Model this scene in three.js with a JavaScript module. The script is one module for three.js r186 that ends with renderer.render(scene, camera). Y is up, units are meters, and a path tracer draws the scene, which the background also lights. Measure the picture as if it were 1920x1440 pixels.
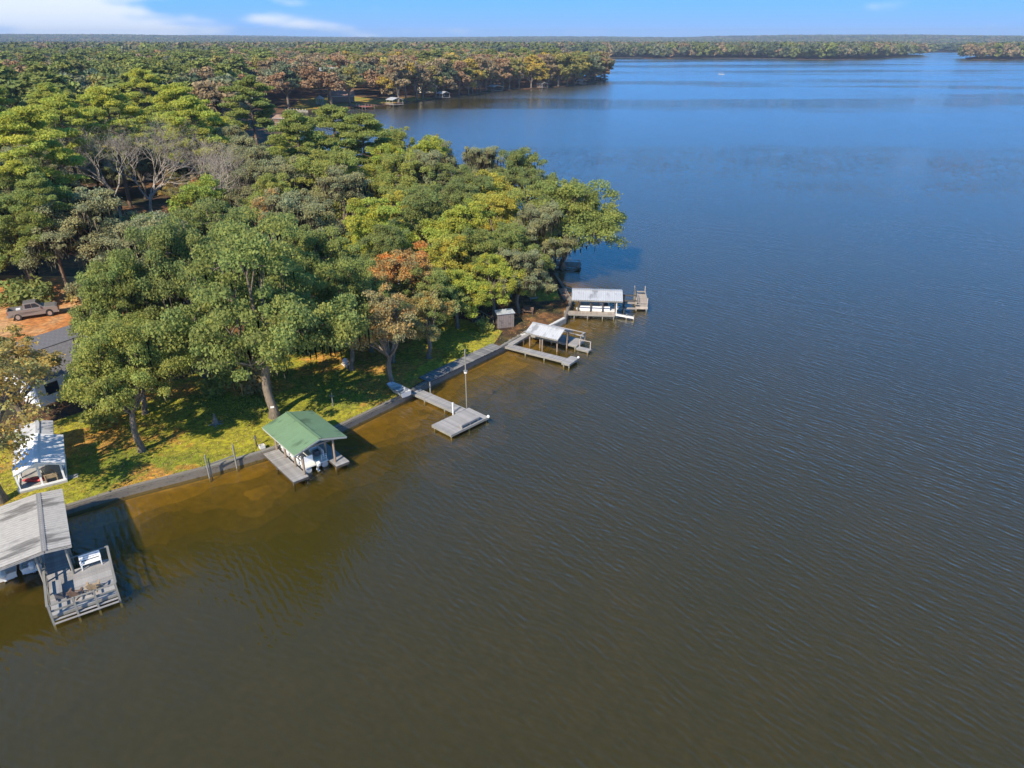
import * as THREE from 'three';
import { mergeGeometries } from 'three/addons/utils/BufferGeometryUtils.js';
import { ImprovedNoise } from 'three/addons/math/ImprovedNoise.js';
import { RoundedBoxGeometry } from 'three/addons/geometries/RoundedBoxGeometry.js';

// ------------------------------------------------------------------ camera, exposure
const scene = new THREE.Scene();
const camera = new THREE.PerspectiveCamera(56.75, 4 / 3, 0.5, 16000);
camera.position.set(0, 34, 0);
camera.rotation.set(-25.82 * Math.PI / 180, 0, 0);
const renderer = new THREE.WebGLRenderer({ antialias: true });
renderer.toneMapping = THREE.LinearToneMapping;
renderer.toneMappingExposure = 1.5;
renderer.shadowMap.enabled = true;

// ------------------------------------------------------------------ sky and sun
const perlin = new ImprovedNoise();
function fbm3(x, y, z, n = 5) {
  let a = 0, s = 1, t = 0;
  for (let i = 0; i < n; i++) { a += s * perlin.noise(x, y, z); t += s; s *= 0.5; x = x * 2.03 + 11.3; y = y * 2.03 + 5.7; z = z * 2.03 + 3.1; }
  return a / t;
}
const lerp = (a, b, t) => a + (b - a) * t;
const clamp = (x, a = 0, b = 1) => Math.min(b, Math.max(a, x));
const smooth = (a, b, x) => { const t = clamp((x - a) / (b - a)); return t * t * (3 - 2 * t); };
{
  const W = 2048, Hh = 1024, data = new Float32Array(W * Hh * 4);
  for (let j = 0; j < Hh; j++) {
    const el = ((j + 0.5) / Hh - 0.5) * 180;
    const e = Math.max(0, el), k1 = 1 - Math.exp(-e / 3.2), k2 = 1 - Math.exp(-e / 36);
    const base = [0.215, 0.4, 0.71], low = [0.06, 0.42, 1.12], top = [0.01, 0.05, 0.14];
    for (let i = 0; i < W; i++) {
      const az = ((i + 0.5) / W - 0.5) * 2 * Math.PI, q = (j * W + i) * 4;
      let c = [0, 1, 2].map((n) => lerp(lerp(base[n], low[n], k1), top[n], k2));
      if (el > -1 && el < 13) {
        const ce = Math.cos(el * Math.PI / 180), x = Math.cos(az) * ce, z = Math.sin(az) * ce, y = Math.sin(el * Math.PI / 180);
        // broken fair-weather cloud all round, flattened towards the horizon
        const m = fbm3(x * 2.2 + 565.673, y * 13 + 0.4, z * 2.2 + 961.644, 3), f = fbm3(x * 7 + 567.373, y * 46, z * 7, 5);
        const d = smooth(0.04, 0.26, m * 1.1 + f * 0.62) * 0.9 * (1 - smooth(3.5, 13, el));
        const lit = [0.68, 0.72, 0.77];
        c = c.map((v, n) => lerp(v, lit[n], d));
      }
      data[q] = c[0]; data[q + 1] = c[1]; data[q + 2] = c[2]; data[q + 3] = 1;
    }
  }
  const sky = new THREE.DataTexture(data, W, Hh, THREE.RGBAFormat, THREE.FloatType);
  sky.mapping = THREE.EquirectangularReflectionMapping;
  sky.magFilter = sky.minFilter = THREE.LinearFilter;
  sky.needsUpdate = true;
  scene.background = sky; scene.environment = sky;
}
const SUN = new THREE.Vector3(-0.36, 0.643, 0.676).normalize();
{
  const sun = new THREE.DirectionalLight(new THREE.Color().setRGB(1, 0.9, 0.74), 4.6);
  sun.position.copy(SUN).multiplyScalar(400).add(new THREE.Vector3(-20, 0, -90));
  sun.target.position.set(-20, 0, -90);
  sun.castShadow = true;
  Object.assign(sun.shadow.camera, { left: -130, right: 130, top: 130, bottom: -130, near: 1, far: 900 });
  sun.shadow.mapSize.set(4096, 4096);
  scene.add(sun, sun.target);
}

// ------------------------------------------------------------------ helpers
function rng(seed) { let a = seed >>> 0; return () => { a = (a + 0x6D2B79F5) | 0; let t = Math.imul(a ^ (a >>> 15), 1 | a); t = (t + Math.imul(t ^ (t >>> 7), 61 | t)) ^ t; return ((t ^ (t >>> 14)) >>> 0) / 4294967296; }; }
const V = (x, y, z) => new THREE.Vector3(x, y, z);
const C = (r, g, b) => new THREE.Color().setRGB(r, g, b);
const taken = {};
function numbered(name) { const n = taken[name] = (taken[name] ?? -1) + 1; return n ? `${name}_${String(n).padStart(3, '0')}` : name; }
function tag(o, label, category, group) { o.userData = { label, category }; if (group) o.userData.group = group; return o; }
function thing(name, label, category, x = 0, y = 0, z = 0, turn = 0, group) {
  const o = new THREE.Group(); o.name = numbered(name); o.position.set(x, y, z); o.rotation.y = turn; scene.add(o);
  return tag(o, label, category, group);
}
function put(name, geo, mat, parent) {
  const m = new THREE.Mesh(geo, mat); m.name = parent === scene ? numbered(name) : name; m.castShadow = m.receiveShadow = true; parent.add(m); return m;
}
function structure(name, geo, mat, label) {
  const m = put(name, geo, mat, scene); m.userData = { kind: 'structure' }; if (label) m.userData.label = label; return m;
}
const unitBox = new THREE.BoxGeometry(1, 1, 1);
// box part: centre, size, turns
function box(parent, name, mat, x, y, z, w, h, d, ry = 0, rx = 0, rz = 0) {
  const m = put(name, unitBox, mat, parent); m.position.set(x, y, z); m.scale.set(w, h, d); m.rotation.set(rx, ry, rz); return m;
}
const cyl8 = new THREE.CylinderGeometry(1, 1, 1, 10);
function post(parent, name, mat, x, y0, y1, z, r) { const m = put(name, cyl8, mat, parent); m.position.set(x, (y0 + y1) / 2, z); m.scale.set(r, y1 - y0, r); return m; }
function beam(parent, name, mat, a, b, w, h) { // bar between two points
  const m = put(name, unitBox, mat, parent), d = b.clone().sub(a), len = d.length();
  m.position.copy(a).add(b).multiplyScalar(0.5); m.scale.set(w, h, len);
  m.quaternion.setFromUnitVectors(V(0, 0, 1), d.normalize()); return m;
}
function tubeGeo(points, radii, radial = 6) { // tapered tube
  const pos = [], nor = [], idx = [], n = points.length; let u = V(0, 0, 1);
  for (let i = 0; i < n; i++) {
    const t = points[Math.min(n - 1, i + 1)].clone().sub(points[Math.max(0, i - 1)]).normalize();
    if (Math.abs(t.dot(u)) > 0.95) u = V(1, 0, 0);
    const a = u.clone().sub(t.clone().multiplyScalar(t.dot(u))).normalize(), b = t.clone().cross(a);
    for (let k = 0; k < radial; k++) {
      const f = k / radial * Math.PI * 2, d = a.clone().multiplyScalar(Math.cos(f)).addScaledVector(b, Math.sin(f));
      nor.push(d.x, d.y, d.z); pos.push(points[i].x + d.x * radii[i], points[i].y + d.y * radii[i], points[i].z + d.z * radii[i]);
    }
    if (i) for (let k = 0; k < radial; k++) { const p = (i - 1) * radial + k, q = (i - 1) * radial + (k + 1) % radial; idx.push(p, q, p + radial, q, q + radial, p + radial); }
  }
  const g = new THREE.BufferGeometry();
  g.setAttribute('position', new THREE.Float32BufferAttribute(pos, 3)); g.setAttribute('normal', new THREE.Float32BufferAttribute(nor, 3)); g.setIndex(idx);
  return g;
}
function tex(w, h, f, srgb, repeatX, repeatY) { // f(u, v) gives [r, g, b] 0..1
  const d = new Uint8Array(w * h * 4);
  for (let j = 0; j < h; j++) for (let i = 0; i < w; i++) { const c = f(i / w, j / h), q = (j * w + i) * 4; d[q] = clamp(c[0]) * 255; d[q + 1] = clamp(c[1]) * 255; d[q + 2] = clamp(c[2]) * 255; d[q + 3] = 255; }
  const t = new THREE.DataTexture(d, w, h); t.wrapS = t.wrapT = THREE.RepeatWrapping; t.magFilter = THREE.LinearFilter; t.minFilter = THREE.LinearMipmapLinearFilter; t.generateMipmaps = true;
  if (srgb) t.colorSpace = THREE.SRGBColorSpace; if (repeatX) t.repeat.set(repeatX, repeatY); t.needsUpdate = true; return t;
}
// noise that repeats after one unit in u and v
function tileNoise(u, v, f, seed, oct = 4) {
  let a = 0, s = 1, t = 0;
  for (let o = 0; o < oct; o++) {
    const F = f * 2 ** o, x = u * F, y = v * F, x0 = Math.floor(x), y0 = Math.floor(y), fx = x - x0, fy = y - y0;
    const h = (i, j) => { let n = Math.imul(((i % F) + F) % F + 1, 374761393) ^ Math.imul(((j % F) + F) % F + 1, 668265263) ^ Math.imul(seed + o * 17 + 1, 1274126177); n = Math.imul(n ^ (n >>> 13), 1274126177); return ((n ^ (n >>> 16)) >>> 0) / 4294967296; };
    const sx = fx * fx * (3 - 2 * fx), sy = fy * fy * (3 - 2 * fy);
    a += s * lerp(lerp(h(x0, y0), h(x0 + 1, y0), sx), lerp(h(x0, y0 + 1), h(x0 + 1, y0 + 1), sx), sy); t += s; s *= 0.55;
  }
  return a / t;
}
const std = (c, roughness = 0.8, more = {}) => new THREE.MeshStandardMaterial({ color: c, roughness, ...more });

// ------------------------------------------------------------------ shared materials
const woodTex = tex(256, 256, (u, v) => { const g = tileNoise(u, v * 0.25, 4, 3, 5) * 0.5 + tileNoise(u * 8 % 1, v, 8, 5, 3) * 0.5; const b = 0.87 + 0.32 * (g - 0.5) * 1.5; return [b, b, b]; }, true);
const barkTex = tex(128, 256, (u, v) => { const g = tileNoise(u, v, 8, 21, 4) * 0.6 + tileNoise(u, v, 16, 9, 2) * 0.4, b = 0.5 + g * 0.6; return [b, b * 0.98, b * 0.95]; }, true);
const stainTex = tex(256, 256, (u, v) => { const g = tileNoise(u, v, 4, 31, 5), h = tileNoise(u, v, 16, 33, 3), d = smooth(0.52, 0.72, g * 0.7 + h * 0.3), b = 0.95 - d * 0.22 + (h - 0.5) * 0.08; return [b, b, b]; }, true);
const streakTex = tex(512, 512, (u, v) => { const g = tileNoise(u, v * 0.25 % 1, 16, 35, 4), h = tileNoise(u, v, 4, 37, 4), f = tileNoise(u, v, 64, 39, 2), d = smooth(0.5, 0.68, g * 0.55 + h * 0.45), b = 0.97 - d * 0.34 + (f - 0.5) * 0.12; return [b, b * 0.99, b * 0.97]; }, true);
const M = {
  capWood: std(C(0.24, 0.215, 0.18), 0.9, { map: stainTex }),
  plank: [C(0.43, 0.41, 0.4), C(0.37, 0.355, 0.35), C(0.48, 0.46, 0.45), C(0.41, 0.39, 0.37)].map((c) => std(c, 0.85, { map: woodTex })),
  plankTan: [C(0.5, 0.42, 0.34), C(0.44, 0.37, 0.3), C(0.53, 0.45, 0.38)].map((c) => std(c, 0.85, { map: woodTex })),
  plankGrey: [C(0.28, 0.28, 0.28), C(0.23, 0.23, 0.235), C(0.33, 0.32, 0.31), C(0.2, 0.2, 0.2)].map((c) => std(c, 0.9, { map: woodTex })),
  timber: std(C(0.36, 0.27, 0.2), 0.85, { map: woodTex }),
  timberGrey: std(C(0.31, 0.295, 0.26), 0.85, { map: woodTex }),
  timberDark: std(C(0.1, 0.085, 0.07), 0.9, { map: woodTex }),
  white: std(C(0.78, 0.78, 0.77), 0.55), offwhite: std(C(0.66, 0.64, 0.6), 0.6),
  roofGrey: std(C(0.4, 0.385, 0.37), 0.55, { map: streakTex }), roofWhite: std(C(0.83, 0.83, 0.83), 0.45), roofPale: std(C(0.52, 0.53, 0.55), 0.42, { map: stainTex }),
  roofGreen: std(C(0.18, 0.29, 0.17), 0.45, { map: stainTex }),
  metal: std(C(0.62, 0.63, 0.65), 0.35, { metalness: 0.85 }), aluminium: std(C(0.62, 0.64, 0.67), 0.45, { metalness: 0.4 }),
  black: std(C(0.03, 0.03, 0.035), 0.5), rubber: std(C(0.025, 0.025, 0.025), 0.85), glass: std(C(0.02, 0.03, 0.045), 0.06), charcoal: std(C(0.09, 0.09, 0.1), 0.7),
  concrete: std(C(0.42, 0.4, 0.37), 0.9, { map: stainTex }), wall: std(C(0.19, 0.165, 0.135), 0.9, { map: stainTex }),
  red: std(C(0.62, 0.05, 0.03), 0.45), redDeck: std(C(0.4, 0.13, 0.09), 0.8, { map: woodTex }), brick: std(C(0.38, 0.24, 0.17), 0.9, { map: stainTex }),
  vinyl: std(C(0.7, 0.68, 0.64), 0.5), navy: std(C(0.03, 0.06, 0.16), 0.5), tan: std(C(0.55, 0.4, 0.24), 0.75, { map: woodTex }), brown: std(C(0.16, 0.1, 0.07), 0.8),
};
const pick = (a, r) => a[Math.floor(r() * a.length)];

// ------------------------------------------------------------------ shoreline of the lake (x, z), land lies outside
const LAKE = [[-300, 140], [-140, 30], [-90, -6.8], [-50, -35.6], [-35.2, -46.36], [-31.61, -48.96], [-26.41, -51.95], [-22.43, -54.59], [-16.35, -59.58], [-11.34, -65.82], [-9.69, -68.35],
  [-1.28, -78.92], [1.1, -82.4], [4.2, -84.9], [7.0, -88.6], [8.3, -95.4], [7.8, -101.4], [6.75, -108.9], [6.4, -118.8], [8.2, -127], [7, -138], [1, -147], [-10, -155], [-20, -166], [-27, -180], [-38, -205],
  [-52, -228], [-72, -262], [-92, -306], [-106, -342], [-112, -375], [-119, -396], [-110, -402], [-98, -408], [-85, -421], [-74, -432], [-66, -440], [-62, -459], [-46, -486], [-32, -507], [-18, -540], [-11, -561], [6, -584], [25, -599], [42, -620], [56, -642], [72, -678], [84, -711],
  [92, -738], [86, -775], [52, -835], [0, -905], [-45, -1000], [-30, -1200], [40, -1450], [120, -1590], [200, -1640], [330, -1605], [475, -1585], [602, -1500], [700, -1540], [820, -1690], [1000, -1900], [1020, -2050], [1180, -2400], [1480, -2450], [1450, -2250], [1170, -1900], [950, -1640], [872, -1500], [960, -1505], [1080, -1600], [1400, -1500],
  [1700, -1000], [1750, -300], [1400, 400], [600, 800], [-200, 600]];
const POND = [[-1250, -2950], [-1950, -2900], [-2700, -3600], [-2400, -4150], [-1750, -3750]];
function inside(poly, x, z) { let r = false; for (let i = 0, j = poly.length - 1; i < poly.length; j = i++) { const [xi, zi] = poly[i], [xj, zj] = poly[j]; if ((zi > z) !== (zj > z) && x < (xj - xi) * (z - zi) / (zj - zi) + xi) r = !r; } return r; }
function shoreDist(x, z, n = LAKE.length) { let m = 1e9; for (let i = 0; i < n - 1; i++) { const [ax, az] = LAKE[i], [bx, bz] = LAKE[i + 1], dx = bx - ax, dz = bz - az, t = clamp(((x - ax) * dx + (z - az) * dz) / (dx * dx + dz * dz)); m = Math.min(m, Math.hypot(x - ax - dx * t, z - az - dz * t)); } return m; }
const WL = 0.2; // height of the water surface
const GY = 0.8; // height of the land above the water
const toShape = (p) => new THREE.Shape(p.map(([x, z]) => new THREE.Vector2(x, -z)));
function sheet(poly, y) { const g = new THREE.ShapeGeometry(toShape(poly)); g.rotateX(-Math.PI / 2); g.translate(0, y, 0); return g; }

// ------------------------------------------------------------------ ground
const litterTex = tex(1024, 1024, (u, v) => {
  const a = tileNoise(u, v, 5, 41, 6), b = tileNoise(u, v, 64, 43, 3), c = tileNoise(u, v, 9, 47, 5);
  const k = smooth(0.42, 0.6, a), g = smooth(0.5, 0.66, c), t = 0.72 + (b - 0.5) * 0.9;
  let col = [lerp(0.42, 0.6, k), lerp(0.3, 0.42, k), lerp(0.18, 0.24, k)];
  col = [lerp(col[0], 0.3, g * 0.75), lerp(col[1], 0.32, g * 0.75), lerp(col[2], 0.14, g * 0.75)];
  return col.map((x) => x * t * 1.12);
}, true, 1 / 46, 1 / 46);
{
  const outer = new THREE.Shape([[-9500, 900], [9500, 900], [9500, -9500], [-9500, -9500]].map(([x, z]) => new THREE.Vector2(x, -z)));
  outer.holes.push(new THREE.Path(LAKE.map(([x, z]) => new THREE.Vector2(x, -z))), new THREE.Path(POND.map(([x, z]) => new THREE.Vector2(x, -z))));
  const g = new THREE.ExtrudeGeometry(outer, { depth: 2.6, bevelEnabled: false });
  g.rotateX(-Math.PI / 2); g.translate(0, GY - 2.6, 0);
  structure('ground', g, std(C(0.75, 0.72, 0.68), 0.95, { map: litterTex }), 'brown leaf litter on the forest floor');
}
// mown grass along the shore, with straw and fallen leaves lying on it
const LAWN = [[-58, -30.5], [-50, -36], [-35.4, -46.6], [-31.8, -49.2], [-26.6, -52.2], [-22.7, -54.9], [-16.6, -59.9], [-11.6, -66.1], [-10.2, -68.6], [-2.2, -79.8], [-1.2, -84.0], [-6, -88], [-12, -90], [-22, -84], [-30, -78], [-36, -70], [-42.5, -62.5], [-47, -57], [-60, -40]];
const lawnTex = tex(1024, 1024, (u, v) => {
  const a = tileNoise(u, v, 6, 51, 6), b = tileNoise(u, v, 128, 53, 3), c = tileNoise(u, v, 4, 57, 6), f = tileNoise(u, v, 40, 59, 3);
  const s = smooth(0.47, 0.6, a * 0.75 + f * 0.25), y = smooth(0.4, 0.65, c), t = 0.86 + (b - 0.5) * 0.7;
  let col = [lerp(0.40, 0.55, y), lerp(0.45, 0.54, y), lerp(0.1, 0.13, y)];
  col = [lerp(col[0], 0.68, s), lerp(col[1], 0.5, s), lerp(col[2], 0.22, s)];
  return col.map((x) => x * t);
}, true, 1 / 38, 1 / 38);
const lawnMat = std(C(1.5, 1.42, 1.2), 0.95, { map: lawnTex });
structure('lawn', sheet(LAWN, GY + 0.006), lawnMat, 'yellow green lawn strewn with straw along the seawall');
structure('lawn', sheet([[6.9, -95.9], [6.5, -101.4], [5.6, -108], [2, -108], [1.5, -99], [3.4, -95.2]], GY + 0.006), lawnMat, 'patch of bright lawn on the point by the brick apron');
const dirtTex = tex(512, 512, (u, v) => { const a = tileNoise(u, v, 4, 61, 6), b = tileNoise(u, v, 64, 63, 3), t = 0.85 + (b - 0.5) * 0.5, k = smooth(0.4, 0.62, a); return [lerp(0.84, 0.88, k) * t, lerp(0.56, 0.7, k) * t, lerp(0.3, 0.5, k) * t]; }, true, 1 / 24, 1 / 24);
structure('dirt_road', sheet([[-60, -76.5], [-90, -92], [-84, -108], [-66, -107], [-57, -107], [-50.5, -96], [-46.5, -88.5], [-49.5, -84], [-54.5, -79.5]], GY + 0.008), std(C(0.95, 0.88, 0.8), 0.95, { map: dirtTex }), 'orange sandy drive beside the grey roofed house');

// ------------------------------------------------------------------ water
function waveHeights(N, tile, list, seed) {
  const r = rng(seed), h = new Float32Array(N * N), gx = new Float32Array(N * N), gy = new Float32Array(N * N);
  for (const [lambda, spread, slope, count] of list) for (let c = 0; c < count; c++) {
    const L = lambda * (0.7 + 0.7 * r()), ang = (-45 + (r() + r() + r() - 1.5) * spread) * Math.PI / 180;  // crests run towards the lower right
    const dirX = -Math.sin(ang), dirY = Math.cos(ang), kx = Math.round(dirX * tile / L), ky = Math.round(dirY * tile / L), ph = r() * 6.283, kk = Math.hypot(kx, ky) * 2 * Math.PI / tile;
    if (!kx && !ky) continue;
    const A = slope / kk / Math.sqrt(count) * 1.41, cx = new Float32Array(N), sx = new Float32Array(N), cy = new Float32Array(N), sy = new Float32Array(N);
    for (let i = 0; i < N; i++) { const t = 2 * Math.PI * kx * i / N + ph, w = 2 * Math.PI * ky * i / N; cx[i] = Math.cos(t); sx[i] = Math.sin(t); cy[i] = Math.cos(w); sy[i] = Math.sin(w); }
    const Kx = kx * 2 * Math.PI / tile, Ky = ky * 2 * Math.PI / tile;
    for (let j = 0; j < N; j++) for (let i = 0; i < N; i++) { const s = sx[i] * cy[j] + cx[i] * sy[j], co = cx[i] * cy[j] - sx[i] * sy[j], q = j * N + i; h[q] += A * s; gx[q] += A * Kx * co; gy[q] += A * Ky * co; }
  }
  return { h, gx, gy };
}
const WAVE = 1.0;
function normalTexture(N, tile, list, seed) {
  const { gx, gy } = waveHeights(N, tile, list, seed), d = new Uint8Array(N * N * 4);
  for (let j = 0; j < N; j++) for (let i = 0; i < N; i++) {
    const q = j * N + i, u = i / N, v = j / N, gust = 0.35 + 1.3 * smooth(0.36, 0.66, tileNoise(u, v, 3, 71, 4));
    const x = -gx[q] * WAVE * gust, y = -gy[q] * WAVE * gust, l = Math.hypot(x, y, 1);
    d[q * 4] = (x / l * 0.5 + 0.5) * 255; d[q * 4 + 1] = (y / l * 0.5 + 0.5) * 255; d[q * 4 + 2] = (1 / l * 0.5 + 0.5) * 255; d[q * 4 + 3] = 255;
  }
  const t = new THREE.DataTexture(d, N, N); t.wrapS = t.wrapT = THREE.RepeatWrapping; t.magFilter = THREE.LinearFilter; t.repeat.set(1 / tile, 1 / tile); t.needsUpdate = true; return t;
}
function heightTexture(N, tile, list, seed, range) {
  const { h } = waveHeights(N, tile, list, seed), d = new Float32Array(N * N * 4);
  for (let q = 0; q < N * N; q++) { const b = clamp(h[q] / range + 0.5); d[q * 4] = d[q * 4 + 1] = d[q * 4 + 2] = b; d[q * 4 + 3] = 1; }
  const t = new THREE.DataTexture(d, N, N, THREE.RGBAFormat, THREE.FloatType); t.wrapS = t.wrapT = THREE.RepeatWrapping; t.magFilter = THREE.LinearFilter; t.repeat.set(1 / tile, 1 / tile); t.needsUpdate = true; return t;
}
function flat(x0, x1, z0, z1, y) {
  const g = new THREE.BufferGeometry();
  g.setAttribute('position', new THREE.Float32BufferAttribute([x0, y, z1, x1, y, z1, x1, y, z0, x0, y, z0], 3));
  g.setAttribute('normal', new THREE.Float32BufferAttribute([0, 1, 0, 0, 1, 0, 0, 1, 0, 0, 1, 0], 3));
  g.setAttribute('uv', new THREE.Float32BufferAttribute([x0, -z1, x1, -z1, x1, -z0, x0, -z0], 2)); g.setIndex([0, 1, 2, 0, 2, 3]); return g;
}
{
  const lake = new THREE.Group(); lake.name = 'lake_water'; lake.position.y = WL; lake.userData = { kind: 'structure', label: 'rippled lake, amber over the shallows and blue far out' }; scene.add(lake);
  const surf = new THREE.MeshPhysicalMaterial({ color: C(0.9, 0.8, 0.46), roughness: 1, ior: 1.58, transmission: 1, thickness: 0 });
  surf.normalMap = normalTexture(1024, 43, [[0.5, 40, 0.028, 26], [1.0, 44, 0.016, 18], [2.6, 60, 0.006, 10]], 11);
  surf.bumpMap = heightTexture(1024, 27.7, [[0.4, 32, 0.062, 26], [0.8, 38, 0.036, 16]], 23, 0.08);
  surf.bumpScale = 0.08;
  // cat's paws: ruffled and slick streaks lying across the lake
  surf.roughnessMap = tex(512, 512, (u, v) => { const a = tileNoise(u, v * 4 % 1, 4, 141, 5) * 0.6 + tileNoise(u, v, 8, 143, 4) * 0.4, k = 0.035 + 0.17 * smooth(0.4, 0.62, a); return [k, k, k]; }, false, 1 / 1400, 1 / 900);
  put('water_surface', flat(-7000, 7000, -7000, 900, 0), surf, lake);
  // suspended silt: thin clouds of it at several depths, cut off where the bed rises
  [[-0.22, 0.2], [-0.35, 0.2], [-0.48, 0.22], [-0.62, 0.24], [-0.77, 0.27], [-0.94, 0.32]].forEach(([y, opacity]) => put('silt_cloud', flat(-7000, 7000, -7000, 900, y), std(C(0.072, 0.076, 0.008), 1, { transparent: true, opacity, depthWrite: false }), lake));
  // sandy bed rising to the shore
  const NX = 340, NZ = 350, x0 = -80, x1 = 40, z0 = -135, z1 = -10, pos = [], uv = [], idx = [];
  for (let j = 0; j <= NZ; j++) for (let i = 0; i <= NX; i++) {
    const x = lerp(x0, x1, i / NX), z = lerp(z0, z1, j / NZ), d = shoreDist(x, z, 28) * (inside(LAKE, x, z) ? 1 : -1);
    const n = fbm3(x * 0.11, 1.3, z * 0.11, 3) * 0.3 + fbm3(x * 0.26, 4.3, z * 0.26, 4) * 0.45;
    pos.push(x, d < 0 ? -0.2 : WL - 0.33 - 0.058 * d * (1 + n * 0.4) + n * Math.min(1, d * 0.25), z); uv.push(x, -z);
    if (i < NX && j < NZ) { const a = j * (NX + 1) + i; idx.push(a, a + NX + 1, a + 1, a + 1, a + NX + 1, a + NX + 2); }
  }
  const bed = new THREE.BufferGeometry(); bed.setAttribute('position', new THREE.Float32BufferAttribute(pos, 3)); bed.setAttribute('uv', new THREE.Float32BufferAttribute(uv, 2)); bed.setIndex(idx); bed.computeVertexNormals();
  const sandTex = tex(512, 512, (u, v) => { const a = tileNoise(u, v, 4, 81, 6), b = tileNoise(u, v, 64, 83, 2), t = 0.62 + a * 0.5 + (b - 0.5) * 0.3; return [0.86 * t, 0.72 * t, 0.4 * t]; }, true, 1 / 31, 1 / 31);
  const sandMat = std(C(0.62, 0.58, 0.4), 1, { map: sandTex });
  put('deep_bed', flat(-7000, 7000, -7000, 900, -2.3), sandMat, lake);
  structure('lake_bed', bed, sandMat, 'amber sand of the lake bed seen through the shallows');
}

// ------------------------------------------------------------------ seawall
{
  const r = rng(5);
  const wall = thing('seawall', 'weathered timber seawall with brown cap boards following the near shore', 'seawall');
  for (let i = 2; i < 17; i++) {
    const [ax, az] = LAKE[i], [bx, bz] = LAKE[i + 1], len = Math.hypot(bx - ax, bz - az), ang = Math.atan2(bx - ax, bz - az);
    const px = Math.cos(ang), pz = -Math.sin(ang);   // to the water side
    const n = Math.max(1, Math.round(len / 2.4)), light = i === 12 || i === 13;
    for (let k = 0; k < n; k++) {
      const t = (k + 0.5) / n, L = len / n, cx = lerp(ax, bx, t), cz = lerp(az, bz, t), s = inside(LAKE, cx + px * 0.3, cz + pz * 0.3) ? 1 : -1;
      box(wall, 'wall_panel', light ? M.timberGrey : M.wall, cx + px * s * 0.1, -0.42, cz + pz * s * 0.1, 0.2, 2.4 + r() * 0.03, L + 0.01, ang);
      box(wall, 'cap_block', light ? M.offwhite : pick([M.capWood, M.timberGrey, M.capWood], r), cx - px * s * 0.06, GY + 0.045 + r() * 0.02, cz - pz * s * 0.06, 0.3 + r() * 0.08, 0.1, L - 0.02, ang + (r() - 0.5) * 0.012);
    }
  }
  // broad weathered boardwalk on the straight run of the wall
  const bw = thing('boardwalk', 'weathered grey boardwalk on the seawall behind the tall pole', 'boardwalk');
  const [ax, az] = [-9.3, -69.2], [bx, bz] = [-1.6, -78.8], len = Math.hypot(bx - ax, bz - az), ang = Math.atan2(bx - ax, bz - az);
  bw.position.set(ax, GY, az); bw.rotation.y = ang;
  for (let z = 0.1, k = 0; z < len; z += 0.2, k++) box(bw, 'plank', pick(M.plankGrey, r), 0.28 + (r() - 0.5) * 0.06, 0.16 + (r() - 0.5) * 0.025, z, 1.7 + (r() - 0.5) * 0.12, 0.045, 0.185, (r() - 0.5) * 0.03, 0, (r() - 0.5) * 0.02);
  box(bw, 'joist', M.timberDark, -0.5, 0.07, len / 2, 0.1, 0.13, len - 0.1); box(bw, 'joist', M.timberDark, -0.1, 0.07, len / 2, 0.1, 0.13, len - 0.1);
  box(bw, 'fascia', M.timberDark, 1.1, -0.35, len / 2, 0.06, 0.95, len - 0.05);
}

// ------------------------------------------------------------------ building blocks for docks, roofs and boats
function planks(parent, r, x0, x1, z0, z1, y, mats, across = 'x', step = 0.19) { // boards over a rectangle
  if (across === 'x') for (let z = z0 + step / 2; z < z1 + 1e-6; z += step) box(parent, 'plank', pick(mats, r), (x0 + x1) / 2 + (r() - 0.5) * 0.02, y - 0.02 + (r() - 0.5) * 0.008, z, x1 - x0, 0.04, step - 0.012);
  else for (let x = x0 + step / 2; x < x1 + 1e-6; x += step) box(parent, 'plank', pick(mats, r), x, y - 0.02 + (r() - 0.5) * 0.008, (z0 + z1) / 2 + (r() - 0.5) * 0.02, step - 0.012, 0.04, z1 - z0);
}
function frameUnder(parent, x0, x1, z0, z1, y, mat = M.timberGrey) { // rim boards and piles below boards
  const h = 0.2, c = y - 0.045 - h / 2;
  box(parent, 'rim_board', mat, x0 + 0.025, c, (z0 + z1) / 2, 0.05, h, z1 - z0 - 0.02); box(parent, 'rim_board', mat, x1 - 0.025, c, (z0 + z1) / 2, 0.05, h, z1 - z0 - 0.02);
  box(parent, 'rim_board', mat, (x0 + x1) / 2, c, z0 + 0.03, x1 - x0 - 0.104, h, 0.05); box(parent, 'rim_board', mat, (x0 + x1) / 2, c, z1 - 0.03, x1 - x0 - 0.104, h, 0.05);
}
function piles(parent, list, y1, mat = M.timber, r = 0.1) { for (const [x, z, top] of list) post(parent, 'pile', mat, x, -1.9, top ?? y1, z, r); }
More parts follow.
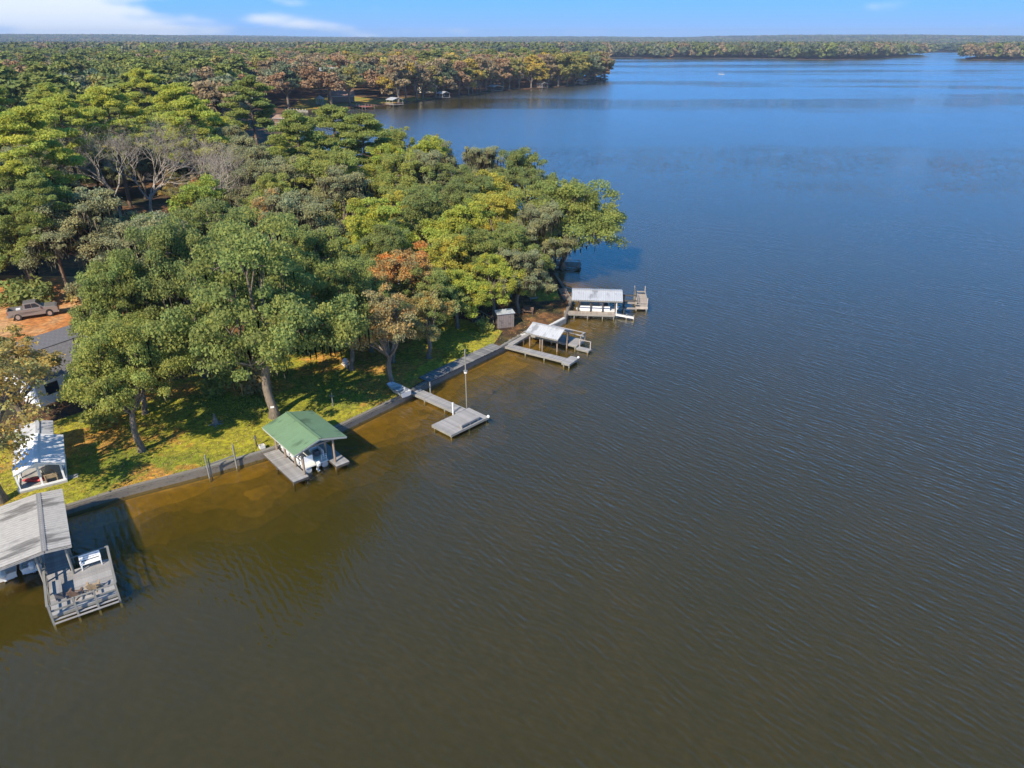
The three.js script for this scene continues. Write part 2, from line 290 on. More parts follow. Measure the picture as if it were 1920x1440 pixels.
// corrugated sheet from the ridge (x 0) to an eave
function corrugated(L, w, yr, ye, period, amp) {
  const n = Math.round(L / period) * 6, pos = [], uv = [], idx = [], sl = Math.hypot(w, yr - ye), nx = (yr - ye) / sl * Math.sign(w), ny = Math.abs(w) / sl;
  for (let i = 0; i <= n; i++) {
    const z = -L + L * i / n, ph = (i % 6) / 6, a = (ph < 0.25 ? 1 : ph < 0.45 ? 0.25 : 0) * amp;
    for (let k = 0; k <= 1; k++) { pos.push(w * k + nx * a, lerp(yr, ye, k) + ny * a, z); uv.push(z / 5, k * sl / 9 + w); }
    if (i) { const q = (i - 1) * 2; w > 0 ? idx.push(q, q + 2, q + 1, q + 1, q + 2, q + 3) : idx.push(q, q + 1, q + 2, q + 1, q + 3, q + 2); }
  }
  const g = new THREE.BufferGeometry(); g.setAttribute('position', new THREE.Float32BufferAttribute(pos, 3)); g.setAttribute('uv', new THREE.Float32BufferAttribute(uv, 2)); g.setIndex(idx);
  const f = g.toNonIndexed(); f.computeVertexNormals(); return f;
}
function gableRoof(parent, { L, wl, wr, hr, he, hl = he, mat, matR = mat, trim = M.offwhite, period = 0.22, amp = 0.035, z = 0, cap = mat }) {
  const a = put('roof_panel', corrugated(L, -wl, hr, hl, period, amp), mat, parent), b = put('roof_panel', corrugated(L, wr, hr, he, period, amp), matR, parent);
  a.position.z = b.position.z = z;
  box(parent, 'ridge_cap', cap, 0, hr + 0.035, z - L / 2, 0.3, 0.03, L + 0.02);
  for (const s of [z - 0.03, z - L + 0.03]) { beam(parent, 'barge_board', trim, V(-0.02, hr - 0.11, s), V(-wl, hl - 0.11, s), 0.045, 0.17); beam(parent, 'barge_board', trim, V(0.02, hr - 0.11, s), V(wr, he - 0.11, s), 0.045, 0.17); }
  box(parent, 'eave_board', trim, -wl + 0.03, hl - 0.1, z - L / 2, 0.04, 0.14, L - 0.1); box(parent, 'eave_board', trim, wr - 0.03, he - 0.1, z - L / 2, 0.04, 0.14, L - 0.1);
  for (let k = 0; k <= 3; k++) { const zz = z - 0.35 - (L - 0.7) * k / 3; beam(parent, 'rafter', M.timber, V(0, hr - 0.12, zz), V(-wl + 0.1, hl - 0.1, zz), 0.05, 0.14); beam(parent, 'rafter', M.timber, V(0, hr - 0.12, zz), V(wr - 0.1, he - 0.1, zz), 0.05, 0.14); }
}
const cowlGeo = new RoundedBoxGeometry(0.36, 0.46, 0.6, 3, 0.13), bladeGeo = new THREE.BoxGeometry(0.09, 0.2, 0.015);
function outboard(parent, x, y, z, cowl, tilt = 0.35, s = 1) { // sub-parts sit under the motor part
  const m = put('outboard_motor', cowlGeo, cowl, parent); m.position.set(x, y, z); m.rotation.x = -tilt; m.scale.setScalar(s);
  box(m, 'leg', M.aluminium, 0, -0.5, -0.02, 0.12, 0.62, 0.2); box(m, 'cavitation_plate', M.aluminium, 0, -0.76, 0.06, 0.2, 0.02, 0.42);
  const g = put('gearcase', new THREE.CapsuleGeometry(0.07, 0.34, 4, 10), M.aluminium, m); g.rotation.x = Math.PI / 2; g.position.set(0, -0.9, 0.02); box(m, 'skeg', M.aluminium, 0, -1.02, 0, 0.02, 0.2, 0.2);
  for (let k = 0; k < 3; k++) { const b = put('propeller_blade', bladeGeo, M.black, m); const a = k * 2.094; b.position.set(Math.sin(a) * 0.1, -0.9 + Math.cos(a) * 0.1, 0.3); b.rotation.z = -a; b.rotation.y = 0.5; }
  return m;
}
// pontoon boat: stern towards +z, deck centre at the origin
function pontoonBoat(label, x, z, turn, L, W, trim, canopy) {
  const b = thing('pontoon_boat', label, 'boat', x, WL, z, turn);
  const pg = new THREE.CylinderGeometry(0.3, 0.3, L - 0.5, 14); pg.rotateX(Math.PI / 2);
  const ng = new THREE.SphereGeometry(0.3, 14, 8); ng.scale(1, 1, 1.9);
  for (const s of [-1, 1]) { const p = put('pontoon', pg, M.aluminium, b); p.position.set(s * (W / 2 - 0.32), 0.2, 0.05); const n = put('nose_cone', ng, M.aluminium, p); n.position.set(0, 0, -(L - 0.5) / 2); }
  box(b, 'deck', M.vinyl, 0, 0.56, 0, W, 0.1, L - 0.2);
  const h = 0.62, y = 0.62 + h / 2;
  for (const s of [-1, 1]) {
    box(b, 'side_panel', M.white, s * (W / 2 - 0.03), y, -0.25, 0.04, h, L - 1.2); box(b, 'stripe', trim, s * (W / 2 - 0.005), y + 0.08, -0.25, 0.012, 0.14, L - 1.24);
    box(b, 'side_rail', M.metal, s * (W / 2 - 0.03), 0.62 + h + 0.05, -0.25, 0.045, 0.04, L - 1.2);
  }
  box(b, 'front_panel', M.white, 0, y, -L / 2 + 0.36, W - 0.14, h, 0.04); box(b, 'rear_panel', M.white, -W * 0.22, y, L / 2 - 0.86, W * 0.46, h, 0.04);
  for (const [sx, sz, w, d] of [[-W / 2 + 0.34, -L / 4, 0.55, L * 0.34], [W / 2 - 0.34, -L / 4, 0.55, L * 0.34], [-W / 2 + 0.36, L / 4 - 0.2, 0.58, L * 0.26]]) {
    const seat = put('seat', new RoundedBoxGeometry(w, 0.36, d, 2, 0.06), M.vinyl, b); seat.position.set(sx, 0.8, sz);
    const back = put('seat_back', new RoundedBoxGeometry(0.14, 0.36, d, 2, 0.05), M.offwhite, seat); back.position.set(Math.sign(sx) * (w / 2 - 0.08), 0.3, 0);
  }
  const con = put('console', new RoundedBoxGeometry(0.62, 0.75, 0.5, 2, 0.06), M.white, b); con.position.set(W / 2 - 0.42, 0.99, L * 0.12); box(con, 'windscreen', M.glass, 0, 0.47, -0.1, 0.5, 0.2, 0.02, 0, 0.5);
  const hs = put('helm_seat', new RoundedBoxGeometry(0.5, 0.5, 0.5, 2, 0.08), M.charcoal, b); hs.position.set(W / 2 - 0.45, 0.9, L * 0.25);
  for (const s of [-0.3, 0.3]) { post(b, 'ladder_rail', M.white, W / 2 - 0.35 + s * 0.8, 0.62, 1.25, L / 2 - 0.2, 0.022); } for (const k of [0.85, 1.05, 1.24]) box(b, 'ladder_rung', M.white, W / 2 - 0.35, k, L / 2 - 0.2, 0.48, 0.035, 0.05);
  outboard(b, 0, 0.82, L / 2 + 0.12, canopy ? M.black : M.vinyl, -0.25);
  if (canopy) { const y1 = 1.95; box(b, 'canopy', trim, 0, y1, L * 0.12, W - 0.2, 0.05, L * 0.42); for (const [sx, sz] of [[-1, -0.06], [1, -0.06], [-1, 0.3], [1, 0.3]]) post(b, 'canopy_pole', M.metal, sx * (W / 2 - 0.12), 1.25, y1, sz * L, 0.02); }
  return b;
}
function smallBoat(name, label, x, y, z, turn, L, W, hull, motor, group) { // open boat lofted from ribs, stern towards +z
  const b = thing(name, label, 'boat', x, y + (y < GY ? WL : 0), z, turn, group), pos = [], idx = [], n = 10, m = 9;
  for (let layer = 0; layer < 2; layer++) for (let i = 0; i <= n; i++) { // outer skin, then inner skin
    const t = i / n, w = W / 2 * (0.55 + 0.45 * Math.sin(Math.min(1, t * 1.7) * Math.PI / 2)) - layer * 0.035, keel = 0.3 * Math.pow(1 - Math.min(1, t * 1.9), 2) + layer * 0.05, top = 0.5 + 0.1 * (1 - t);
    for (let k = 0; k < m; k++) { const s = k / (m - 1) * 2 - 1, a = Math.abs(s), px = Math.sign(s) * w * Math.min(1, 0.78 * Math.min(1, a / 0.6) + 0.22 * clamp((a - 0.6) / 0.4)), py = a < 0.6 ? keel : lerp(keel, top, (a - 0.6) / 0.4); pos.push(px, py, -L / 2 + t * L + (layer ? (t < 0.5 ? 0.05 : -0.05) : 0)); }
  }
  const row = (l, i, k) => l * (n + 1) * m + i * m + k;
  for (let l = 0; l < 2; l++) for (let i = 0; i < n; i++) for (let k = 0; k < m - 1; k++) { const a = row(l, i, k), c = row(l, i, k + 1), d = row(l, i + 1, k), e = row(l, i + 1, k + 1); l ? idx.push(a, d, c, c, d, e) : idx.push(a, c, d, c, e, d); }
  for (let i = 0; i < n; i++) for (const k of [0, m - 1]) { const a = row(0, i, k), c = row(1, i, k), d = row(0, i + 1, k), e = row(1, i + 1, k); idx.push(a, d, c, c, d, e); }
  for (const i of [0, n]) for (let k = 0; k < m - 1; k++) for (let l = 0; l < 2; l++) if (k && k < m - 1) idx.push(row(l, i, 0), row(l, i, k), row(l, i, k + 1));
  const g = new THREE.BufferGeometry(); g.setAttribute('position', new THREE.Float32BufferAttribute(pos, 3)); g.setIndex(idx); const f = g.toNonIndexed(); f.computeVertexNormals();
  put('hull', f, hull, b); box(b, 'transom', hull, 0, 0.28, L / 2 - 0.02, W * 0.92, 0.46, 0.05);
  for (const t of [-0.22, 0.08, 0.34]) box(b, 'thwart', M.offwhite, 0, 0.36, t * L, W * 0.84, 0.05, 0.28);
  for (const s of [-1, 1]) box(b, 'gunwale', M.metal, s * (W / 2 - 0.015), 0.53, L * 0.14, 0.06, 0.035, L * 0.7);
  if (motor) outboard(b, 0, 0.72, L / 2 + 0.22, motor, -0.5, 0.9);
  return b;
}
function parkBench(name, label, x, y, z, turn, W, mat, parent) {
  const b = thing(name, label, 'bench', x, y, z, turn);
  for (let k = 0; k < 3; k++) box(b, 'seat_slat', mat, 0, 0.43, -0.17 + k * 0.15, W, 0.035, 0.13);
  for (let k = 0; k < 3; k++) box(b, 'back_slat', mat, 0, 0.56 + k * 0.15, -0.28 - k * 0.035, W, 0.12, 0.03, 0, -0.2);
  for (const s of [-1, 1]) { box(b, 'leg', mat, s * (W / 2 - 0.05), 0.21, 0.16, 0.07, 0.42, 0.07); box(b, 'leg', mat, s * (W / 2 - 0.05), 0.46, -0.3, 0.07, 0.92, 0.07, 0, -0.12); box(b, 'armrest', mat, s * (W / 2 - 0.03), 0.64, -0.03, 0.08, 0.035, 0.52); box(b, 'arm_post', mat, s * (W / 2 - 0.03), 0.53, 0.17, 0.06, 0.2, 0.06); }
  return b;
}
function gardenChair(name, label, x, y, z, turn, mat, group) { // slatted lounge chair with a fanned back
  const b = thing(name, label, 'chair', x, y, z, turn, group);
  for (let k = 0; k < 4; k++) box(b, 'seat_slat', mat, 0, 0.36 - k * 0.03, 0.24 - k * 0.13, 0.52, 0.025, 0.115, 0, 0.22);
  for (let k = 0; k < 5; k++) box(b, 'back_slat', mat, (k - 2) * 0.115, 0.62 - Math.abs(k - 2) * 0.03, -0.36, 0.1, 0.74 - Math.abs(k - 2) * 0.07, 0.022, 0, -0.38, (2 - k) * 0.05);
  for (const s of [-1, 1]) { box(b, 'armrest', mat, s * 0.34, 0.55, -0.04, 0.13, 0.025, 0.72); box(b, 'leg', mat, s * 0.32, 0.27, 0.27, 0.05, 0.54, 0.09); box(b, 'leg', mat, s * 0.3, 0.2, -0.22, 0.04, 0.1, 0.95, 0, 0.26); }
  return b;
}
const local = (f, x, z) => [f[0] + x * Math.cos(f[2]) + z * Math.sin(f[2]), f[1] - x * Math.sin(f[2]) + z * Math.cos(f[2])];
// ------------------------------------------------------------------ large grey boathouse, its deck and what stands there
const FA = [-30.912, -37.458, 0.583];
{
  const r = rng(101), o = thing('boathouse', 'large boathouse with streaked grey corrugated roof nearest the camera', 'boathouse', FA[0], 0, FA[1], FA[2]);
  gableRoof(o, { L: 7.96, wl: 5.6, wr: 1.54, hr: 3.58, he: 3.42, hl: 3.02, mat: M.roofGrey, period: 0.28, amp: 0.055, trim: M.roofGrey, cap: M.plankGrey[2] });
  for (const z of [-7.6, -5.2, -2.7, -0.5]) { post(o, 'post', M.timberGrey, -0.62, -1.9, 3.36, z, 0.09); post(o, 'post', M.timberGrey, 1.12, -1.9, 3.32, z - 0.02, 0.09); post(o, 'post', M.timberGrey, -5.2, -1.9, 2.9, z, 0.09); }
  const w = thing('walkway', 'shaded plank walkway under the large grey boathouse roof', 'walkway', FA[0], 0, FA[1], FA[2]);
  planks(w, r, -0.48, 0.92, -8.6, -1.02, 0.8, M.plank); frameUnder(w, -0.48, 0.92, -8.6, -1.02, 0.8); piles(w, [[-0.35, -5], [0.8, -5], [-0.35, -2.2], [0.8, -2.2], [0.8, -7.6], [-0.35, -7.6]], 0.72);
  const d = thing('deck', 'square plank deck with timber railing at the left edge of the lake', 'deck', FA[0], 0, FA[1], FA[2]);
  planks(d, r, -0.42, 3.34, -1.0, 3.26, 0.8, M.plank, 'x', 0.17); frameUnder(d, -0.42, 3.34, -1.0, 3.26, 0.8);
  piles(d, [[1.5, -0.9], [0.6, 1.2], [2.2, 1.2], [0.2, -0.8]], 0.7);
  for (const x of [-0.42, 0.97, 2.15, 3.4]) { box(d, 'rail_post', M.timberGrey, x, 0.78, 3.5, 0.13, 2.1, 0.11); }
  for (const [x, z] of [[-0.44, -1.45], [-0.44, 1.0], [3.42, 1.2], [3.42, -1.02]]) box(d, 'rail_post', M.timberGrey, x, 0.78, z, 0.11, 2.0, 0.12);
  box(d, 'top_rail', M.timberGrey, 1.49, 1.76, 3.47, 3.98, 0.045, 0.13); box(d, 'top_rail', M.timberGrey, 3.44, 1.805, 1.2, 0.15, 0.045, 4.5); box(d, 'top_rail', M.timberGrey, -0.46, 1.805, 1.0, 0.15, 0.045, 5.0);
  box(d, 'middle_rail', M.timberGrey, 1.49, 1.28, 3.44, 3.9, 0.13, 0.035); box(d, 'middle_rail', M.timberGrey, 3.38, 1.28, 1.2, 0.035, 0.13, 4.3); box(d, 'middle_rail', M.timberGrey, -0.4, 1.28, 1.0, 0.035, 0.13, 4.8);
  box(d, 'top_rail', M.timberGrey, 2.2, 1.76, -1.1, 2.5, 0.045, 0.13);
  for (let k = 0; k < 2; k++) box(d, 'outer_step', M.plank[k], 1.49, 0.55 - k * 0.16, 3.44 + k * 0.17, 3.7, 0.04, 0.15);
  let p = local(FA, 2.26, -0.72); parkBench('white_bench', 'white slatted bench on the square deck', p[0], 0.8, p[1], FA[2], 1.3, M.white);
  p = local(FA, 0.14, 1.15); const bx = thing('storage_box', 'long grey lidded storage box on the square deck', 'box', p[0], 0.8, p[1], FA[2]);
  box(bx, 'body', M.charcoal, 0, 0.27, 0, 0.46, 0.54, 1.4); box(bx, 'lid', M.plank[1], 0, 0.565, 0, 0.52, 0.05, 1.46); box(bx, 'latch', M.metal, 0.235, 0.5, 0, 0.02, 0.08, 0.08);
  p = local(FA, 1.08, 2.2); gardenChair('deck_chair', 'brown slatted chair on the deck next to the storage box', p[0], 0.8, p[1], FA[2] + 2.7, M.brown);
  p = local(FA, 2.12, 2.1); gardenChair('deck_chair', 'tan wooden chair on the deck near the corner railing', p[0], 0.8, p[1], FA[2] + 2.9, M.tan);
  p = local(FA, -1.25, -5.4); smallBoat('motor_boat', 'white motor boat under the grey boathouse beside the walkway', p[0], 0.05, p[1], FA[2], 4.6, 1.5, M.white, M.white);
  p = local(FA, -2.95, -5.5); smallBoat('motor_boat', 'white motor boat farther under the grey boathouse roof', p[0], 0.05, p[1], FA[2], 4.8, 1.5, M.offwhite, M.vinyl);
}
// ------------------------------------------------------------------ white pavilion on the lawn
const FP = [-38.104, -48.493, 0.541];
{
  const o = thing('pavilion', 'white open pavilion with pale metal gable roof on the lawn', 'pavilion', FP[0], GY, FP[1], FP[2]);
  gableRoof(o, { L: 5.39, wl: 1.72, wr: 1.87, hr: 2.76, he: 2.09, mat: M.roofWhite, trim: M.white, period: 0.24, amp: 0.02 });
  box(o, 'floor_slab', M.concrete, -0.13, 0.1, -2.9, 3.45, 0.2, 4.6);
  for (const x of [-1.72, -0.14, 1.44]) box(o, 'column', M.white, x, 1.06, -0.78, 0.15, 1.98, 0.15);
  for (const x of [-1.72, 1.44]) for (const z of [-2.9, -5.0]) box(o, 'column', M.white, x, 1.06, z, 0.15, 1.98, 0.15);
  box(o, 'beam', M.white, -0.14, 2.08, -0.78, 3.3, 0.14, 0.14); box(o, 'beam', M.white, -1.72, 2.06, -2.98, 0.14, 0.14, 4.2); box(o, 'beam', M.white, 1.44, 2.06, -2.98, 0.14, 0.14, 4.2);
  box(o, 'curb', M.white, -0.14, 0.26, -0.68, 3.44, 0.14, 0.1); box(o, 'curb', M.white, -1.84, 0.26, -2.9, 0.1, 0.14, 4.5); box(o, 'curb', M.white, 1.56, 0.26, -2.9, 0.1, 0.14, 4.5);
  box(o, 'back_wall', M.offwhite, -0.14, 1.12, -5.1, 3.3, 1.86, 0.1);
  const g = new THREE.Shape([[-1.66, 0], [1.8, 0], [0, 0.62]].map((q) => new THREE.Vector2(...q))); const gm = put('gable', new THREE.ExtrudeGeometry(g, { depth: 0.04, bevelEnabled: false }), M.white, o); gm.position.set(0, 2.1, -0.5);
  const rear = thing('garden_store', 'small store room with ribbed grey roof behind the white pavilion', 'shed', FP[0], GY, FP[1], FP[2]);
  gableRoof(rear, { L: 2.9, wl: 1.9, wr: 1.12, hr: 2.35, he: 2.0, hl: 1.85, mat: M.roofPale, trim: M.white, z: -6.1 });
  box(rear, 'wall', M.offwhite, -0.4, 0.95, -7.5, 2.7, 1.86, 2.4); box(rear, 'door', M.white, 0.96, 0.9, -7.5, 0.04, 1.7, 0.8);
  let p = local(FP, -0.6, -1.75); const k = thing('kayak', 'red kayak lying on the pavilion floor', 'kayak', p[0], GY + 0.2, p[1], FP[2] + 1.2);
  const hg = new THREE.SphereGeometry(1, 18, 12); hg.scale(0.3, 0.16, 1.05); const hull = put('hull', hg, M.red, k); hull.position.y = 0.17; const ck = put('cockpit_rim', new THREE.TorusGeometry(0.2, 0.03, 6, 18), M.black, k); ck.rotation.x = Math.PI / 2; ck.scale.set(1, 1.7, 1); ck.position.y = 0.32;
  p = local(FP, 0.36, -1.7); gardenChair('pavilion_chair', 'tan wooden chair standing inside the white pavilion', p[0], GY + 0.2, p[1], FP[2] + 0.4, M.tan);
  p = local(FP, 0.55, -1.02); parkBench('pavilion_bench', 'low tan bench at the front edge of the pavilion floor', p[0], GY + 0.2, p[1], FP[2] + Math.PI, 0.9, M.tan);
  p = local(FP, 2.0, -1.3); const st = thing('stepping_stone', 'grey concrete slab on the grass beside the pavilion', 'paving slab', p[0], GY, p[1], FP[2]); box(st, 'slab', M.concrete, 0, 0.03, 0, 0.8, 0.06, 0.6);
}
// ------------------------------------------------------------------ green roofed boathouse
const FG = [-16.175, -51.921, 0.719];
{
  const r = rng(103), o = thing('boathouse', 'boathouse with green metal gable roof on timber posts', 'boathouse', FG[0], 0, FG[1], FG[2]);
  gableRoof(o, { L: 6.35, wl: 2.43, wr: 2.45, hr: 3.75, he: 3.05, mat: M.roofGreen, trim: std(C(0.4, 0.42, 0.38), 0.6), period: 0.23, amp: 0.02 });
  for (const z of [-5.84, -4.0, -2.03, -0.36]) { post(o, 'post', M.timber, -1.62, -1.9, 3.16, z, 0.1); post(o, 'post', M.timber, 1.32, -1.9, 3.26, z - 0.1, 0.1); }
  box(o, 'beam', M.timber, -1.62, 3.14, -3.1, 0.1, 0.2, 6); box(o, 'beam', M.timber, 1.32, 3.22, -3.1, 0.1, 0.2, 6); box(o, 'beam', M.timber, -0.15, 3.06, -0.4, 3.0, 0.16, 0.08);
  for (const [nm, x0, x1, z0, z1, lb] of [['dock', -2.86, -1.5, -6.95, 0.06, 'sunlit grey plank dock on the left of the green boathouse'], ['dock', 1.06, 2.3, -6.6, 0.26, 'shaded plank dock on the right of the green boathouse']]) {
    const d = thing(nm, lb, 'dock', FG[0], 0, FG[1], FG[2]); planks(d, r, x0, x1, z0, z1, 0.7, M.plank); frameUnder(d, x0, x1, z0, z1, 0.7, M.timberDark);
    piles(d, [[x0 + 0.12, z0 + 0.6], [x0 + 0.12, (z0 + z1) / 2], [x0 + 0.12, z1 - 0.3], [x1 - 0.12, z1 - 0.3]], 0.62, M.timberDark, 0.08);
  }
  const p = local(FG, -0.12, -3.75); pontoonBoat('white pontoon boat moored under the green roof', p[0], p[1], FG[2], 5.6, 2.2, M.charcoal, false);
}
// ------------------------------------------------------------------ floating swim platform, its gangway, tall pole
{
  const r = rng(107), P = [-5.01, -60.8, 0.81];
  const w = thing('gangway', 'plank gangway from the seawall to the swim platform', 'gangway', -10.35, 0, -67.4, 0.85), L = 7.0;
  planks(w, r, -0.65, 0.65, 0, L, 0.66, M.plank); frameUnder(w, -0.65, 0.65, 0, L, 0.66); piles(w, [[-0.55, 2.2], [0.55, 2.2], [-0.55, 5.2], [0.55, 5.2], [0.5, 0.9]], 0.6, M.timberGrey, 0.07);
  const d = thing('swim_platform', 'square grey plank swim platform at the end of the gangway', 'dock', P[0], 0, P[1], P[2]);
  planks(d, r, -2.5, 2.5, -1.42, 1.42, 0.6, M.plank, 'y', 0.17); frameUnder(d, -2.5, 2.5, -1.42, 1.42, 0.6); piles(d, [[-2.3, -1.2], [2.3, -1.2], [-2.3, 1.2], [2.3, 1.2], [0, 1.2]], 0.52, M.timberGrey, 0.09);
  const cap = put('corner_bumper', new THREE.SphereGeometry(0.16, 12, 8), M.white, d); cap.position.set(2.45, 0.62, 1.36);
  const b = thing('platform_bench', 'long low plank bench on the edge of the swim platform', 'bench', ...[-4.12, 0.6, -60.05], P[2]);
  box(b, 'seat', M.plank[0], 0.02, 0.43, 0, 2.4, 0.05, 0.4); box(b, 'apron', M.plankGrey[1], 0.02, 0.34, 0.2, 2.4, 0.14, 0.03); for (const x of [-1.05, 0, 1.05]) box(b, 'leg', M.plank[1], x, 0.2, 0, 0.08, 0.4, 0.34);
  const t = thing('tall_pole', 'tall slender pole with a small birdhouse beside the swim platform', 'pole', -4.6, 0, -63.89);
  post(t, 'mast', M.timberGrey, 0, -1.9, 6.85, 0, 0.055); const bh = put('birdhouse', new RoundedBoxGeometry(0.3, 0.3, 0.3, 2, 0.08), M.offwhite, t); bh.position.y = 4.4; const cone = put('roof', new THREE.ConeGeometry(0.25, 0.18, 8), M.plankGrey[1], bh); cone.position.y = 0.23;
  const wp = thing('mooring_post', 'short white mooring post where the gangway meets the platform', 'post', -5.86, 0, -62.3); post(wp, 'shaft', M.white, 0, -1.9, 1.75, 0, 0.07); post(wp, 'cap', M.white, 0, 1.75, 1.8, 0, 0.1);
  const mp = thing('mooring_post', 'short grey mooring post next to the start of the gangway', 'post', -8.66, 0, -67.54); post(mp, 'shaft', M.timberGrey, 0, -1.9, 1.5, 0, 0.09); post(mp, 'cap', M.metal, 0, 1.5, 1.54, 0, 0.11);
  smallBoat('jon_boat', 'small aluminium boat pulled up on the seawall by the gangway', -11.9, GY + 0.12, -66.45, 0.78, 3.0, 1.25, M.aluminium, null);
}
// ------------------------------------------------------------------ pale gable boathouse with L-shaped dock
const F3 = [6.307, -79.13, 0.998];
{
  const r = rng(109), o = thing('boathouse', 'small boathouse with pale ribbed gable roof and open sides', 'boathouse', F3[0], 0, F3[1], F3[2]);
  gableRoof(o, { L: 4.48, wl: 1.71, wr: 2.2, hr: 2.9, he: 2.0, hl: 2.15, mat: M.roofPale, trim: M.timberGrey, period: 0.3, amp: 0.05 });
  for (const [x, z] of [[-0.95, -4.3], [-0.85, -2.9], [-0.8, -0.55], [0.8, -0.1], [1.9, -0.5], [1.9, -4.2]]) post(o, 'post', M.timber, x, -1.9, 2.9 - Math.abs(x) * 0.44, z, 0.09);
  box(o, 'beam', M.timber, -0.85, 2.36, -2.4, 0.1, 0.18, 4.1); box(o, 'beam', M.timber, 1.9, 1.98, -2.4, 0.1, 0.18, 4.1);
  const a = thing('dock', 'plank walkway along the shore behind the pale gable boathouse', 'dock', F3[0], 0, F3[1], F3[2]);
  planks(a, r, -3.1, 3.0, -6.66, -5.4, 0.8, M.plank, 'y'); frameUnder(a, -3.1, 3.0, -6.66, -5.4, 0.8); piles(a, [[-0.5, -5.5], [1.6, -5.5], [-2.4, -5.5]], 0.7, M.timber);
  const d = thing('dock', 'long narrow plank dock in front of the pale gable boathouse', 'dock', F3[0], 0, F3[1], F3[2]);
  planks(d, r, -3.85, -2.8, -6.2, 1.95, 0.7, M.plank); planks(d, r, -4.26, -1.98, 1.96, 3.05, 0.7, M.plank, 'y'); frameUnder(d, -3.85, -2.8, -6.2, 1.93, 0.7); frameUnder(d, -4.26, -1.98, 1.97, 3.04, 0.7);
  piles(d, [[-3.75, -3.2], [-3.75, -0.6], [-4.1, 2.2], [-4.1, 2.9], [-2.1, 2.9], [-2.9, -3.2], [-2.9, -0.6]], 0.6, M.timberGrey, 0.08); const bp = put('corner_bumper', new THREE.SphereGeometry(0.14, 12, 8), M.white, d); bp.position.set(-2.05, 0.78, 3.0);
  const mp = thing('mooring_post', 'brown mooring post between the narrow dock and the pale roof', 'post', ...(() => { const q = local(F3, -2.14, -1.83); return [q[0], 0, q[1]]; })()); post(mp, 'shaft', M.timber, 0, -1.9, 1.9, 0, 0.09); post(mp, 'cap', M.timberGrey, 0, 1.9, 1.93, 0, 0.11);
  const e = thing('deck', 'railed deck half shaded by the pale gable boathouse roof', 'deck', F3[0], 0, F3[1], F3[2]);
  planks(e, r, 0.95, 3.25, -5.35, 1.15, 0.72, M.plank, 'y'); frameUnder(e, 0.95, 3.25, -5.35, 1.15, 0.72); piles(e, [[1.1, 0.9], [3.1, 0.9], [1.1, -2.4], [3.1, -2.4]], 0.64, M.timberGrey);
  for (const [x, z] of [[3.2, 1.1], [3.2, -1.2], [3.2, -3.5], [2.1, 1.1]]) box(e, 'rail_post', M.timberGrey, x, 1.15, z, 0.1, 1.0, 0.1);
  box(e, 'top_rail', M.plank[2], 3.2, 1.68, -1.2, 0.14, 0.045, 4.7); box(e, 'middle_rail', M.plank[2], 3.16, 1.2, -1.2, 0.035, 0.12, 4.5); box(e, 'top_rail', M.plank[2], 2.6, 1.725, 1.1, 1.25, 0.045, 0.14); box(e, 'middle_rail', M.plank[2], 2.6, 1.2, 1.06, 1.1, 0.12, 0.035);
  const f = thing('lower_dock', 'low plank landing with a handrail past the railed deck', 'dock', F3[0], 0, F3[1], F3[2]);
  planks(f, r, 0.8, 1.55, 1.2, 2.85, 0.5, M.plank); frameUnder(f, 0.8, 1.55, 1.2, 2.85, 0.5); for (const z of [1.3, 2.75]) box(f, 'rail_post', M.plankTan[2], 1.5, 0.3, z, 0.1, 2.2, 0.1); box(f, 'top_rail', M.plankTan[2], 1.5, 1.42, 2.03, 0.13, 0.05, 1.6); piles(f, [[0.9, 2.7]], 0.42);
}
